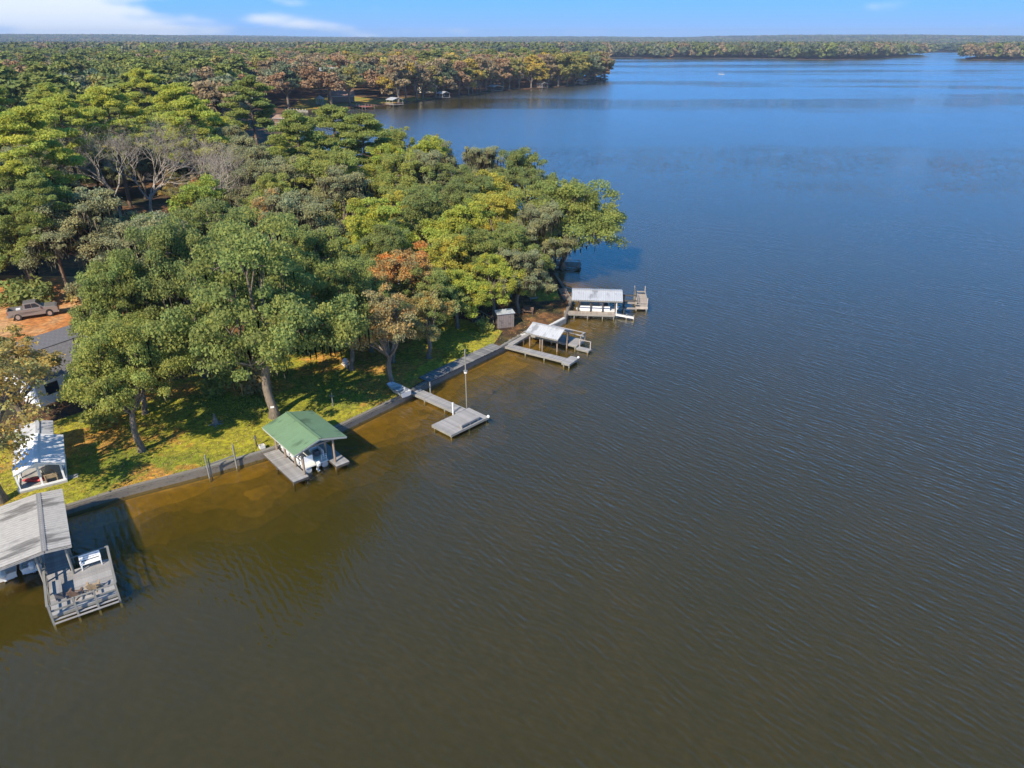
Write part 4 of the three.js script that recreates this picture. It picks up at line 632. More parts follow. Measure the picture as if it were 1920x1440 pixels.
const G = { // a few shapes of each kind, shared between the trees
  oak: [1, 2, 3, 4].map((s) => broadTree(200 + s, { H: 15, R: 6.4, lobes: 16, puffs: 13, n: 54000, leaf: 0.155, moss: s % 2 ? 420 : 220, pr: 0.13, base: s % 2 ? 0.22 : 0.1 })),
  gry: [1, 2, 3].map((s) => broadTree(220 + s, { H: 15.5, R: 6.2, lobes: 15, puffs: 13, n: 44000, leaf: 0.15, moss: 2600, pr: 0.13, base: 0.14 })),
  yel: [1, 2, 3].map((s) => broadTree(240 + s, { H: 13, R: 5, lobes: 13, puffs: 12, n: 34000, leaf: 0.155, moss: 260, pr: 0.145, base: 0.14, opts: { hue: 0.2 } })),
  tan: [1, 2].map((s) => broadTree(260 + s, { H: 12, R: 4, lobes: 11, puffs: 10, n: 15000, leaf: 0.145, pr: 0.155, base: 0.25, opts: { shell: 0.1, hue: 0.3, tint: 0.4 } })),
  thin: [1, 2].map((s) => broadTree(270 + s, { H: 12, R: 4, lobes: 9, puffs: 9, n: 6200, leaf: 0.14, pr: 0.16, base: 0.25, opts: { shell: 0.1, hue: 0.3, tint: 0.4 } })),
  rust: [1, 2].map((s) => broadTree(280 + s, { H: 12.5, R: 4.2, lobes: 11, puffs: 11, n: 22000, leaf: 0.145, pr: 0.15, opts: { hue: 0.4, shell: 0.15, tint: 0.36 } })),
  pine: [1, 2, 3].map((s) => pineTree(300 + s, { H: 23, R: 5.2, n: 36000, leaf: 0.19 })),
  over: [broadTree(291, { H: 14, R: 8.4, lobes: 16, puffs: 15, n: 70000, leaf: 0.165, moss: 900, pr: 0.12, base: 0.02, fork: 0.26 })],
  bare: [1, 2].map((s) => bareTree(320 + s, { H: 15.5, R: 5 })),
  mid: [1, 2, 3, 4].map((s) => broadTree(340 + s, { H: 17, R: 5.6, lobes: 9, puffs: 8, n: 3600, leaf: 0.62, pr: 0.19, base: 0.3, moss: 0 })),
  shore: [1, 2, 3].map((s) => broadTree(370 + s, { H: 22, R: 6.5, lobes: 11, puffs: 9, n: 4200, leaf: 0.7, pr: 0.19, base: 0.02, fork: 0.14 })),
  midTall: [1, 2].map((s) => broadTree(350 + s, { H: 19, R: 4.4, lobes: 9, puffs: 7, n: 3200, leaf: 0.6, pr: 0.22, base: 0.2 })),
  midPine: [1, 2].map((s) => pineTree(360 + s, { H: 23, R: 5, n: 3200, leaf: 0.65 })),
};
const SIZE = { thin: [12, 4], over: [14, 8.4], oak: [15, 6.4], gry: [15.5, 6.2], yel: [13, 5], tan: [12, 4], rust: [12.5, 4.2], pine: [23, 5.2], bare: [15.5, 5], mid: [17, 5.6], shore: [22, 6.5], midTall: [19, 4.4], midPine: [23, 5] };
const TREENAME = { thin: 'tan_leaved_tree', over: 'live_oak', oak: 'live_oak', gry: 'mossy_oak', yel: 'yellow_green_tree', tan: 'tan_leaved_tree', rust: 'orange_leaved_tree', pine: 'pine_tree', bare: 'bare_tree', mid: 'lakeside_tree', shore: 'shoreline_tree', midTall: 'lakeside_tree', midPine: 'pine_tree' };
const treeRng = rng(77);
function tree(kind, x, z, H, R, label, group, mat, shape) {
  const r = treeRng, v0 = pick(G[kind], r), v = shape === undefined ? v0 : G[kind][shape], t = thing(TREENAME[kind], label, 'tree', x, GY, z, r() * 6.283, group);
  t.scale.set(R / SIZE[kind][1], H / SIZE[kind][0], R / SIZE[kind][1]);
  put('trunk', v.trunk, kind === 'pine' || kind === 'midPine' ? barkPine : kind === 'bare' ? barkPale : barkMat, t);
  put(kind === 'bare' ? 'twigs' : 'crown', v.crown, kind === 'bare' ? barkPale : mat ?? pick(LEAF[kind], r), t);
  if (v.moss) put('hanging_moss', v.moss, LEAF.moss, t).userData.kind = 'stuff';
  return t;
}
const NEAR = [
  ['thin', -40.9, -47.1, 14, 5.4, 'sparse tan leaved tree in front of the white pavilion'],
  ['oak', -33.2, -54.8, 12.8, 4.7, 'dark green oak on the bright lawn right of the pavilion'],
  ['oak', -23.21, -61.19, 19.5, 7.2, 'huge live oak with pale trunk behind the green boathouse'],
  ['oak', -33.55, -70.49, 17.5, 5.4, 'live oak with dark trunk on the tan grass left of the huge oak'],
  ['tan', -12.77, -67.96, 11.5, 3.6, 'slim thin leaved tree beside the small aluminium boat'],
  ['yel', -6.97, -85.08, 8.2, 3.8, 'small yellow green tree on straw left of the metal shed'],
  ['gry', 0.87, -90.82, 9.5, 4.2, 'small tree with slender white trunk behind the metal shed'],
  ['rust', -13.24, -81.93, 12.5, 4.2, 'bright orange leaved tree in the middle of the grove'],
  ['over', 8.2, -112.6, 15.5, 9.2, 'broad live oak leaning out over the water at the point'],
  ['oak', 2.57, -140.23, 15, 6.2, 'live oak standing behind the overhanging oak at the point'],
  ['gry', -5.94, -148.23, 15.5, 5.4, 'mossy oak on the back shore left of the point'],
  ['yel', -16.82, -144.58, 17, 5.8, 'tall bright green tree at the back of the grove by the lake'],
  ['oak', -11.13, -131.2, 14, 5.2, 'dark oak in front of the tall bright green tree'],
  ['yel', -25.66, -148.52, 16, 5.2, 'bright yellow green tree left of the tall bright green one'],
  ['yel', -7.12, -102.09, 13, 5.6, 'golden green tree left of the slender white trunk'],
  ['yel', -2.12, -113.22, 12.5, 4.4, 'yellowing tree beside the overhanging oak'],
  ['yel', -19.6, -99.79, 14.5, 5.4, 'yellow green tree behind the orange leaved tree'],
  ['oak', -13.89, -108.87, 14, 5.4, 'green oak right of and behind the orange leaved tree'],
  ['gry', -28.73, -121.32, 15.5, 6.6, 'grey green mossy oak in the centre back of the grove'],
  ['gry', -29.72, -98.98, 15.5, 6.4, 'olive grey mossy oak above the hidden grey roof'],
  ['gry', -42.24, -150.87, 15, 6, 'grey mossy oak beneath the dark pines by the cove'],
  ['oak', -46.6, -141.2, 15, 6, 'dark oak to the right of the bare trees'],
  ['yel', -48.04, -110.62, 15.5, 5.6, 'yellow green oak just below the bare trees'],
  ['oak', -37.19, -92.29, 15, 6, 'green oak above the huge live oak'],
  ['oak', -44.3, -92.02, 14, 5.6, 'green oak below the yellow green oak by the bare trees'],
  ['gry', -59.67, -99.09, 16, 7.4, 'wide mossy oak overhanging the orange sandy drive'],
  ['gry', -43.2, -82.4, 15.5, 6.2, 'mossy oak with tan strands right of the grey shingled roof'],
  ['oak', -39.2, -67.3, 15.5, 5, 'live oak close to the house wall'],
  ['bare', -70.5, -140.2, 18.5, 6.8, 'larger leafless grey tree in the middle of the left wood'],
  ['bare', -55.4, -129.0, 16.5, 5.6, 'smaller leafless grey tree right of the larger one'],
  ['bare', -80.5, -146.5, 17.5, 6.2, 'leafless greyish tree left of the larger bare tree'],
  ['oak', -36.2, -61.9, 10.5, 4.2, 'green oak between the house and the lawn oak'],
  ['oak', -28.0, -75.8, 17, 5.8, 'green oak behind and left of the huge live oak'],
  ['oak', -21.84, -82.6, 13.5, 5.4, 'green oak near the half hidden white van'],
  ['oak', -17.94, -72.2, 13, 4.4, 'green oak right of the huge live oak'],
  ['oak', -16.6, -77.4, 10.5, 4, 'green oak in front of the white van'],
  ['oak', -10.08, -79.97, 10, 4.2, 'low green oak right of the slim thin leaved tree'],
  ['yel', -2.39, -89.4, 9, 3.6, 'yellow green sapling behind the metal shed roof'],
  ['oak', -0.37, -97.54, 11.5, 4.6, 'dark green oak over the shaded lawn at the point'],
  ['oak', -7.31, -122.98, 13, 5, 'green oak deep in the grove towards the point'],
  ['tan', -9.65, -75.51, 9, 3.2, 'short tan leaved tree near the boardwalk'],
  ['pine', -110.72, -231.33, 25, 5.4, 'farthest bright pine rising above the left wood'],
  ['pine', -83.87, -157.74, 24, 5.6, 'bright yellow green pine in the middle of the left wood'],
  ['pine', -87.48, -146.97, 23, 5.6, 'leftmost bright yellow green pine of the cluster'],
  ['pine', -74.77, -170.39, 24, 5.6, 'bright pine behind the larger bare tree'],
  ['pine', -74.5, -181.8, 18, 5, 'pine right of and above the smaller bare tree'],
  ['pine', -88.0, -187.2, 18, 5.4, 'pine directly behind the larger bare tree'],
  ['pine', -69.28, -202.6, 24, 6.6, 'round crowned dark green pine left of the cove'],
  ['pine', -38.92, -164.29, 20, 5.6, 'left of the two dark pines before the cove'],
  ['pine', -30.22, -151.58, 19.5, 5.4, 'right of the two dark pines before the cove'],
  ['pine', -40.26, -138.97, 21, 5, 'lower pine in front of the two dark pines'],
  ['gry', -65.17, -174.96, 17, 6.4, 'mossy oak in front of the round crowned pine'],
  ['gry', -90.18, -137.25, 17, 6.8, 'grey oak at the left edge beneath the bright pines'],
  ['oak', -70.37, -100.69, 16, 6.2, 'dark oak at the left edge above the truck'],
  ['yel', -84.71, -124.99, 13, 4.2, 'yellow green tree at the left edge of the wood'],
  ['gry', -97.76, -157.69, 18, 6.6, 'hazy grey oak at the left edge behind the pines'],
  ['oak', -25.84, -86.0, 13.5, 5, 'green oak below the olive grey mossy oak'],
  ['oak', -27.16, -171.42, 17, 4.8, 'dark oak on the cove shore right of the two dark pines'],
  ['gry', -16.17, -156.96, 16.5, 4.6, 'mossy oak on the back shore with open water behind'],
  ['tan', -45.6, -58.0, 10.8, 4.8, 'tan leaved tree overlapping the near end of the shingled roof'],
  ['pine', -62.97, -96.55, 17, 3.4, 'slim pine with bare tan trunk behind the sandy drive'],
  ['oak', -75.6, -97.5, 17, 5.4, 'dark oak over the rear of the truck'],
  ['gry', -86.0, -133.2, 15.5, 5.4, 'grey oak below and left of the bare trees'],
  ['oak', -38.63, -118.16, 14, 5, 'green oak in the wood right of the bare trees'],
  ['oak', -16.88, -92.49, 12, 4.2, 'green oak beside the pale roofed house'],
  ['oak', -13.57, -74.3, 9, 3.2, 'low green oak behind the slim thin leaved tree'],
  ['yel', -8.37, -92.23, 11, 4.2, 'yellow green tree above the small tree left of the shed'],
  ['oak', -4.34, -94.97, 11, 4.4, 'green oak uphill of the metal shed'],
  ['gry', 3.96, -104.6, 12.5, 4.6, 'mossy tree over the lawn patch at the point'],
];
for (const [kind, x, z, H, R, label] of NEAR) tree(kind, x, z, H, R, label, 'trees of the near shore', kind === 'pine' ? LEAF.pine[/bright/.test(label) ? 1 : /dark|slim|round/.test(label) ? 2 : 0] : undefined, kind === 'oak' && z > -66 ? (x < -30 ? 0 : 2) : undefined);
// ------------------------------------------------------------------ the woods beyond, trees by the grid
const HOUSES = [[-48, -70, 11], [-22.5, -101, 7], [-40.5, -88, 6], [-20, -79.8, 3], [-63.6, -89.3, 4.5]];
const veils = (x, z) => NEAR.some((t) => t[0] === 'bare' && Math.abs(Math.atan2(x, -z) - Math.atan2(t[1], -t[2])) < 0.062 && Math.hypot(x, z) < Math.hypot(t[1], t[2]) && Math.hypot(x, z) > 104);
const corridor = (x, z) => x / -z > -0.37 && x / -z < -0.165 && z > -396 && z < -150; // open view down to the cove
const clearing = (x, z) => veils(x, z) || (z > -96 && x > -46 && shoreDist(x, z, 20) < 17) || (x < -48 && z > -95) || HOUSES.some(([a, b, d]) => Math.hypot(x - a, z - b) < d) || (x > -70 && x < -54 && z > -108 && z < -84);
const wr = rng(909), far = [], seenFrom = (x, z, m) => z < -40 && Math.abs(x) < -z * 0.8 + m;
function grid(z0, z1, step, xmin, fn) { for (let z = z0; z > z1; z -= step) for (let x = Math.max(xmin, z * 0.82 - 20); x < -z * 0.82 + 20; x += step) { const px = x + (wr() - 0.5) * step * 0.9, pz = z + (wr() - 0.5) * step * 0.9; if (!inside(LAKE, px, pz) && !inside(POND, px, pz)) fn(px, pz); } }
grid(-62, -236, 8.2, -300, (x, z) => { if (clearing(x, z) || shoreDist(x, z, 40) < 2.5 || NEAR.some((t) => Math.hypot(x - t[1], z - t[2]) < (t[4] + 3) * 0.72)) return; if (corridor(x, z) && z < -165 && wr() < 0.6) return; far.push([x, z, 0]); });
const PINNED = [[-64.5, -462.5, 'yellow'], [-100, -422, 'grey'], [-92, -432, 'grey'], [-121, -412, 'dark']];
const SITES = [[-106, -458, 12], [-113, -476, 12], [-117, -494, 14], [-110, -492, 14], [-129, -566, 15], [-88, -440, 10], [-66, -440, 8], [-12, -560, 5], [25, -600, 5], [56, -642, 5], [84, -711, 4], [-38, -500, 5], [-113, -404, 9], [-80, -470, 9], [-72, -490, 10], [-60, -512, 8]];
grid(-236, -1010, 10.5, -900, (x, z) => { if (corridor(x, z) || SITES.some(([a, b, d]) => Math.hypot(x - a, z - b) < d) || PINNED.some(([a, b]) => Math.hypot(x - a, z - b) < 7) || (z > -720 && shoreDist(x, z, 52) < 2)) return; far.push([x, z, 1]); });
far.sort((a, b) => Math.hypot(a[0], a[1]) - Math.hypot(b[0], b[1]));
const tint = (r, g, b) => [r, g, b];
// colours of the wood: green oak, grey green, yellow, rust, brown, pine
const HUES = { green: tint(0.2, 0.23, 0.07), grey: tint(0.22, 0.235, 0.13), yellow: tint(0.48, 0.36, 0.07), rust: tint(0.38, 0.24, 0.13), brown: tint(0.33, 0.25, 0.14), olive: tint(0.32, 0.29, 0.085), pine: tint(0.24, 0.27, 0.07), dark: tint(0.13, 0.165, 0.085) };
const hueMat = {}; for (const k in HUES) hueMat[k] = leafMat(...HUES[k], 0.3);
function woodHue(x, z, r) { // autumn colours gather on the far peninsula
  const a = fbm3(x * 0.011, 2.2, z * 0.011, 3), pen = z < -380 && z > -1000 && x > -170 ? 0.38 : z < -236 ? 0.05 : -0.08, q = r() * 0.62 + 0.19 + a * 1.3 + pen;
  if (z > -236) { const w = r() + a * 0.6; return w < 0.2 ? 'green' : w < 0.42 ? 'grey' : w < 0.68 ? 'olive' : w < 0.76 ? 'dark' : w < 0.96 ? (x < -50 ? 'pine' : 'olive') : w < 1.04 ? 'brown' : 'rust'; }
  return q < 0.32 ? 'green' : q < 0.48 ? 'pine' : q < 0.58 ? 'grey' : q < 0.68 ? 'olive' : q < 0.73 ? 'dark' : q < 0.93 ? 'brown' : q < 1.1 ? 'rust' : q < 1.14 ? 'yellow' : 'olive';
}
const HUEWORD = { green: 'dark green', pine: 'green', grey: 'grey green', olive: 'olive', dark: 'blackish green', brown: 'brown', rust: 'rust coloured', yellow: 'golden yellow' };
for (const [x, z, h] of PINNED) tree('mid', x, z, h === 'yellow' ? 24 : 22, h === 'yellow' ? 7 : 9.5, { yellow: 'golden yellow tree on the far shore beside the white roofed boathouse', grey: x < -95 ? 'large round grey green tree by the far lawn' : 'grey green tree behind the brown lake house', dark: 'dark tree left of the far lawn across the cove' }[h], 'trees across the cove', hueMat[h]);
// a label that singles a tree out: its colour and size, and where it stands from the nearest thing one can find
const pixel = (x, y, z) => { const v = V(x, y, z).project(camera); return [v.x * 960, -v.y * 720]; };
camera.updateMatrixWorld(); camera.aspect = 4 / 3; camera.updateProjectionMatrix();
const MARKS = [[-70.5, 12, -140.2, 'the larger bare tree'], [-55.4, 11, -129.0, 'the smaller bare tree'], [-13.24, 8.5, -81.93, 'the bright orange leaved tree'], [8.77, 9, -115.23, 'the overhanging oak'], [-69.28, 20, -202.6, 'the round crowned pine'], [-38.92, 18, -164.29, 'the two dark pines'], [-63.6, 1, -89.2, 'the truck'], [-48, 4, -70, 'the shingled house'], [-22.5, 4, -101, 'the pale grey roof'], [-110.7, 21, -231, 'the farthest bright pine'], [-83.9, 20, -157.7, 'the bright pines'], [-16.8, 11, -144.6, 'the tall bright green tree'], [-100, 3, -331, 'the rusty boathouse'], [-23.2, 9, -61.2, 'the huge live oak'], [-100, 5, -447, 'the brown lake house'], [-64.5, 12, -462.5, 'the golden yellow tree'], [-118, 8, -500, 'the tall white house'], [-113, 1, -404, 'the far lawn'], [-12.5, 4, -562, 'the low white boathouse'], [23.5, 4, -600, 'the tan boathouse'], [58, 4, -646, 'the grey boathouse'], [85, 4, -712, 'the tip boathouse']].map((m) => [...pixel(m[0], m[1], m[2]), m[3]]);
const usedLabels = new Set();
function whereLabel(x, z, h, hue) {
  const [u, v] = pixel(x, h * 0.7, z); let best = null; for (const m of MARKS) { const d = Math.hypot(u - m[0], v - m[1]); if (!best || d < best[0]) best = [d, m]; }
  const dx = u - best[1][0], dy = v - best[1][1], side = Math.abs(dx) > Math.abs(dy) * 1.2 ? (dx < 0 ? 'left of' : 'right of') : dy < 0 ? 'above' : 'below', far_ = best[0] < 45 ? 'just ' : best[0] > 150 ? 'well ' : '';
  const also = u < -760 ? ' by the edge' : '', size = ['', 'tall ', 'small ', 'broad ', 'ragged ', 'dense ', 'slender ', 'rounded '];
  const diag = Math.abs(dx) > Math.abs(dy) * 1.2 ? (dy < 0 ? ' and higher' : ' and lower') : dx < 0 ? ' and leftward' : ' and rightward';
  const tries = [`${HUEWORD[hue]} tree ${far_}${side} ${best[1][2]}${also}`, `${HUEWORD[hue]} tree ${far_}${side} ${best[1][2]}${diag}${also}`];
  for (const n of ['second', 'third', 'fourth', 'fifth', 'sixth', 'seventh', 'eighth', 'ninth', 'tenth', 'eleventh', 'twelfth', 'thirteenth', 'fourteenth']) tries.push(`${n} ${HUEWORD[hue]} tree ${far_}${side} ${best[1][2]}${diag}`);
  for (const t of tries) if (!usedLabels.has(t)) { usedLabels.add(t); return t; }
  return tries[0];
}
// a row of trees standing at the water's edge of the far peninsula
for (let i = 36, acc = 0; i < 50; i++) {
  const [ax, az] = LAKE[i], [bx, bz] = LAKE[i + 1], len = Math.hypot(bx - ax, bz - az), nx = (bz - az) / len, nz = -(bx - ax) / len;
  for (let d = acc; d < len; d += 8.5 + wr() * 3) {
    const s = inside(LAKE, ax + (bx - ax) * d / len + nx, az + (bz - az) * d / len + nz) ? -1 : 1, off = 2 + wr() * 5, x = lerp(ax, bx, d / len) + nx * s * off, z = lerp(az, bz, d / len) + nz * s * off; acc = 2;
    if (SITES.some(([a, b, q]) => Math.hypot(x - a, z - b) < q * 0.75) || PINNED.some(([a, b]) => Math.hypot(x - a, z - b) < 5)) continue;
    const hue = woodHue(x, z, wr), k = 0.8 + 0.45 * wr(), H = 22 * k; tree('shore', x, z, H, 6.5 * k, whereLabel(x, z, H, hue) + ' on the waterline', 'trees along the far waterline', hueMat[hue]);
  }
}
let made = 0; const rest = [];
for (const [x, z, zone] of far) {
  const r = wr; let hue = woodHue(x, z, r); if (zone === 0 && x > -28 && hue === 'pine') hue = 'green';
  if (made < 190) {
    made++;
    if (zone === 0) { const near = z > -190; const kind = hue === 'pine' ? 'pine' : near ? { green: 'oak', grey: 'gry', olive: 'yel', dark: 'oak', brown: 'tan', rust: 'rust', yellow: 'yel' }[hue] : hue === 'dark' ? 'midTall' : 'mid';
      const s = (0.8 + 0.35 * r()) * (corridor(x, z) ? 0.5 : z < -150 && x > -125 ? 0.75 : 1), H = Math.min(23, SIZE[kind][0] * s); tree(kind, x, z, H, SIZE[kind][1] * s, whereLabel(x, z, H, hue), x < -70 ? 'trees of the left wood' : 'trees of the near grove', kind.startsWith('mid') ? hueMat[hue] : undefined); }
    else { const kind = hue === 'pine' ? 'midPine' : r() < 0.35 ? 'midTall' : 'mid', s = 0.6 + 0.65 * r(), H = Math.min(kind === 'midPine' ? 24 : 23, SIZE[kind][0] * s * 1.3); tree(kind, x, z, H, SIZE[kind][1] * s * 1.4, whereLabel(x, z, H, hue), 'trees beyond the cove', hueMat[hue]); }
  } else rest.push([x, z, hue]);
}
// the rest of the wood reads as one mass
{
  const wood = new THREE.Group(); wood.name = 'distant_woodland'; wood.userData = { kind: 'stuff', label: 'mixed autumn woodland stretching to the horizon', category: 'woodland' }; scene.add(wood);
  const crownMat = leafMat(1, 1, 1, 0.25), lists = {}, m = new THREE.Matrix4(), q = new THREE.Quaternion(), Y = V(0, 1, 0);
  const shapes = { mid: [G.mid[0], G.mid[1], G.midTall[0]].map((v) => v.crown), pine: [G.midPine[0].crown], far: [1, 2, 3].map((s) => broadTree(400 + s, { H: 17, R: 7.5, lobes: 7, puffs: 4, n: 340, leaf: 2.2, pr: 0.3, base: 0.25 }).crown) };
  const hills = (x, z) => { const d = Math.hypot(x, z); return smooth(3200, 7600, d) * (34 + 26 * fbm3(x * 0.0004, 3.3, z * 0.0004, 3) + (x < -1200 ? 22 * smooth(-1200, -3800, x) : 0) + (x > 1800 ? 12 : 0)); };
  { const poly = []; const pos = [], idx = [], n = 60, mrow = 26; for (let j = 0; j <= mrow; j++) for (let i = 0; i <= n; i++) { const d = lerp(3150, 9300, j / mrow), a = lerp(-0.95, 0.95, i / n), x = Math.sin(a) * d, z = -Math.cos(a) * d; pos.push(x, GY - 0.6 + hills(x, z), z); if (i < n && j < mrow) { const p = j * (n + 1) + i; idx.push(p, p + 1, p + n + 1, p + 1, p + n + 2, p + n + 1); } }
    const g = new THREE.BufferGeometry(); g.setAttribute('position', new THREE.Float32BufferAttribute(pos, 3)); g.setIndex(idx); g.computeVertexNormals(); structure('hills', g, std(C(0.07, 0.075, 0.04), 1), 'low wooded rise along the horizon'); }
  const add = (key, geo, x, y, z, s, h, hue, r) => { const L = lists[key] ??= { geo, m: [], c: [] }; q.setFromAxisAngle(Y, r() * 6.283); L.m.push(new THREE.Matrix4().compose(V(x, y, z), q.clone(), V(s, h, s))); const t = (0.82 + 0.36 * r()) * (z < -1010 ? 0.78 : 1), c = HUES[hue]; L.c.push(C(c[0] * t, c[1] * t, c[2] * t)); };
  const r = rng(4242);
  for (const [x, z, hue] of rest) { const pine = hue === 'pine' && r() < 0.7, k = pine ? 0 : Math.floor(r() * 3), s = 0.62 + 0.68 * r() * r() + 0.1 * r(); add(pine ? 'p0' : 'm' + k, pine ? shapes.pine[0] : shapes.mid[k], x, GY, z, s * 1.55, Math.min(s * (pine ? 1.2 : 1.4), pine ? 1.06 : 1.42), hue, r); }
  grid(-1010, -2300, 15, -2300, (x, z) => { const hue = ['dark', 'green', 'brown', 'grey', 'dark', 'pine', 'brown'][Math.floor(clamp(r() * 0.7 + 0.15 + fbm3(x * 0.008, 5, z * 0.008, 3) * 0.6, 0, 0.999) * 7)], k = Math.floor(r() * 3), s = 0.95 + 0.45 * r(); add('f' + k, shapes.far[k], x, GY - 3.5, z, s * 1.3, s * 1.35, hue, r); });
  grid(-2300, -9000, 46, -9000, (x, z) => { const hue = ['green', 'dark', 'pine', 'dark', 'brown', 'dark'][Math.floor(r() * 6)], k = Math.floor(r() * 3), s = 3.2 + 1.2 * r(); add('f' + k, shapes.far[k], x, GY + hills(x, z) - 6, z, s, 1.35 + 0.35 * r(), hue, r); });
  let total = 0;
  for (const key in lists) { const L = lists[key], im = new THREE.InstancedMesh(L.geo, crownMat, L.m.length); im.name = 'tree_crowns'; im.castShadow = im.receiveShadow = true; L.m.forEach((x, i) => { im.setMatrixAt(i, x); im.setColorAt(i, L.c[i]); }); wood.add(im); total += L.m.length; }
  console.log('tree objects', made + NEAR.length, 'far crowns', total);
}
// ------------------------------------------------------------------ undergrowth on the near land
{
  const r = rng(606), P = [1, 2].map((s) => { const q = rng(700 + s), puffs = []; for (let k = 0; k < 9; k++) puffs.push({ x: (q() - 0.5) * 1.6, y: 0.35 + q() * 0.7, z: (q() - 0.5) * 1.6, r: 0.4 + q() * 0.35 }); return leaves(puffs, 620, 0.2, q, { flat: 0.9 }); });
  const stem = tubeGeo([V(0, -0.1, 0), V(0.05, 0.4, 0), V(0, 0.8, 0.05)], [0.06, 0.05, 0.02], 5), stem2 = withUv(mergeGeometries([stem, tubeGeo([V(0, 0.1, 0), V(0.4, 0.7, 0.2)], [0.04, 0.015], 4), tubeGeo([V(0, 0.1, 0), V(-0.35, 0.65, -0.2)], [0.04, 0.015], 4)]));
  const shrub = (x, z, s, mat, label) => { const t = thing('shrub', label, 'shrub', x, GY, z, r() * 6.28, 'shrubs under the trees'); t.scale.setScalar(s); put('stems', stem2, barkMat, t); put('foliage', pick(P, r), mat, t); };
  shrub(-6.6, -76.2, 0.9, LEAF.yel[1], 'small bright bush on the lawn behind the boardwalk');
  shrub(-60.8, -95.2, 1.6, LEAF.tan[1], 'yellowish bush at the foot of the slim pine');
  shrub(-65.5, -94.6, 2.0, LEAF.oak[1], 'dark bush behind the truck bonnet');
  shrub(-68.5, -93.9, 2.2, LEAF.oak[0], 'dark bush behind the truck bed');
  shrub(-3.4, -84.3, 0.9, LEAF.oak[2], 'low bush left of the metal shed');
  shrub(-30.5, -66.3, 1.5, LEAF.oak[2], 'bush at the lawn edge left of the huge oak');
  shrub(-38.9, -60.1, 1.7, LEAF.oak[2], 'bush beside the near corner of the house');
  shrub(-26.5, -66.8, 1.4, LEAF.tan[0], 'brownish bush behind the huge oak trunk');
}
// fallen leaves and tufts on the grass
{
  const r = rng(515), q = new THREE.Quaternion(), e = new THREE.Euler();
  const leafG = new THREE.BufferGeometry(); leafG.setAttribute('position', new THREE.Float32BufferAttribute([-0.5, 0, 0, 0, 0.06, -0.32, 0.5, 0.02, 0, 0, 0.05, 0.32], 3)); leafG.setIndex([0, 2, 1, 0, 3, 2]); leafG.computeVertexNormals();
  const tuftG = new THREE.BufferGeometry(), tp = []; for (let k = 0; k < 5; k++) { const a = k * 1.257, x = Math.cos(a), z = Math.sin(a); tp.push(x * 0.02 - z * 0.025, 0, z * 0.02 + x * 0.025, x * 0.02 + z * 0.025, 0, z * 0.02 - x * 0.025, x * 0.1, 0.15, z * 0.1); } tuftG.setAttribute('position', new THREE.Float32BufferAttribute(tp, 3)); tuftG.computeVertexNormals();
  const scatter = (name, label, geo, mat, count, size, cols, lift) => {
    const im = new THREE.InstancedMesh(geo, mat, count); im.name = name; im.userData = { kind: 'stuff', label, category: name.split('_')[0] };
    for (let k = 0; k < count;) { const x = lerp(-58, 8, r()), z = lerp(-108, -31, r()); const on = inside(LAWN, x, z), other = !inside(LAKE, x, z) && r() < 0.3; if (!on && !other) continue; const n = fbm3(x * 0.16, 7, z * 0.16, 3); if (name === 'fallen_leaves' ? r() > 0.45 + n * 1.6 : !on) { if (r() < 0.9) continue; } e.set((r() - 0.5) * 0.4, r() * 6.28, (r() - 0.5) * 0.4); q.setFromEuler(e); const s = size * (0.6 + 0.8 * r()); im.setMatrixAt(k, new THREE.Matrix4().compose(V(x, GY + lift, z), q, V(s, s, s))); const c = pick(cols, r), t = 0.75 + 0.5 * r(); im.setColorAt(k, C(c[0] * t, c[1] * t, c[2] * t)); k++; }
    scene.add(im);
  };
  scatter('fallen_leaves', 'brown and orange fallen leaves strewn on the grass', leafG, std(C(1, 1, 1), 0.9, { side: THREE.DoubleSide }), 15000, 0.11, [[0.42, 0.25, 0.1], [0.5, 0.34, 0.16], [0.3, 0.18, 0.09], [0.55, 0.42, 0.2]], 0.02);
  scatter('grass_tufts', 'tufts of yellow green grass on the lawn', tuftG, std(C(1, 1, 1), 0.9, { side: THREE.DoubleSide }), 24000, 0.62, [[0.36, 0.36, 0.045], [0.42, 0.4, 0.06], [0.3, 0.32, 0.045], [0.46, 0.4, 0.09]], 0.004);
}
// ------------------------------------------------------------------ lake houses and boathouses across the cove
function farBoathouse(x, z, turn, w, l, roof, label, open = true) {
  const o = thing('far_boathouse', label, 'boathouse', x, 0, z, turn, 'boathouses on the far shore');
  gableRoof(o, { L: l, wl: w / 2, wr: w / 2, hr: 4.6, he: 3.5, mat: roof, trim: M.offwhite, period: 0.6, amp: 0.03, z: l / 2 });
  for (const sx of [-1, 1]) for (const sz of [-1, 0, 1]) post(o, 'post', M.timberGrey, sx * (w / 2 - 0.35), -1.9, 3.55, sz * (l / 2 - 0.4), 0.13);
  box(o, 'floor', M.plankTan[0], 0, 0.9, 0, w - 0.4, 0.12, l + 0.6); if (!open) box(o, 'wall', M.brown, 0, 2.0, -l / 4, w - 0.9, 2.1, l / 2);
  for (const sx of [-1, 1]) { box(o, 'rail', M.offwhite, sx * (w / 2 - 0.3), 1.75, 0, 0.1, 0.1, l); } box(o, 'walkway', M.plankTan[1], 0, 0.95, -l / 2 - 3.2, 1.4, 0.12, 6);
  return o;
}
farBoathouse(-67, -436, 0.75, 7.5, 7, M.roofPale, 'white roofed boathouse on posts below the golden tree');
farBoathouse(-12.5, -562, 0.8, 9, 7, M.roofPale, 'low white gabled boathouse in the middle of the far shore');
farBoathouse(-44, -489, 0.9, 7, 6, M.roofPale, 'grey boathouse in the shade right of the golden tree');
farBoathouse(23.5, -600, 0.9, 7.5, 6, M.plankTan[0], 'tan boathouse under the rust coloured trees', false);
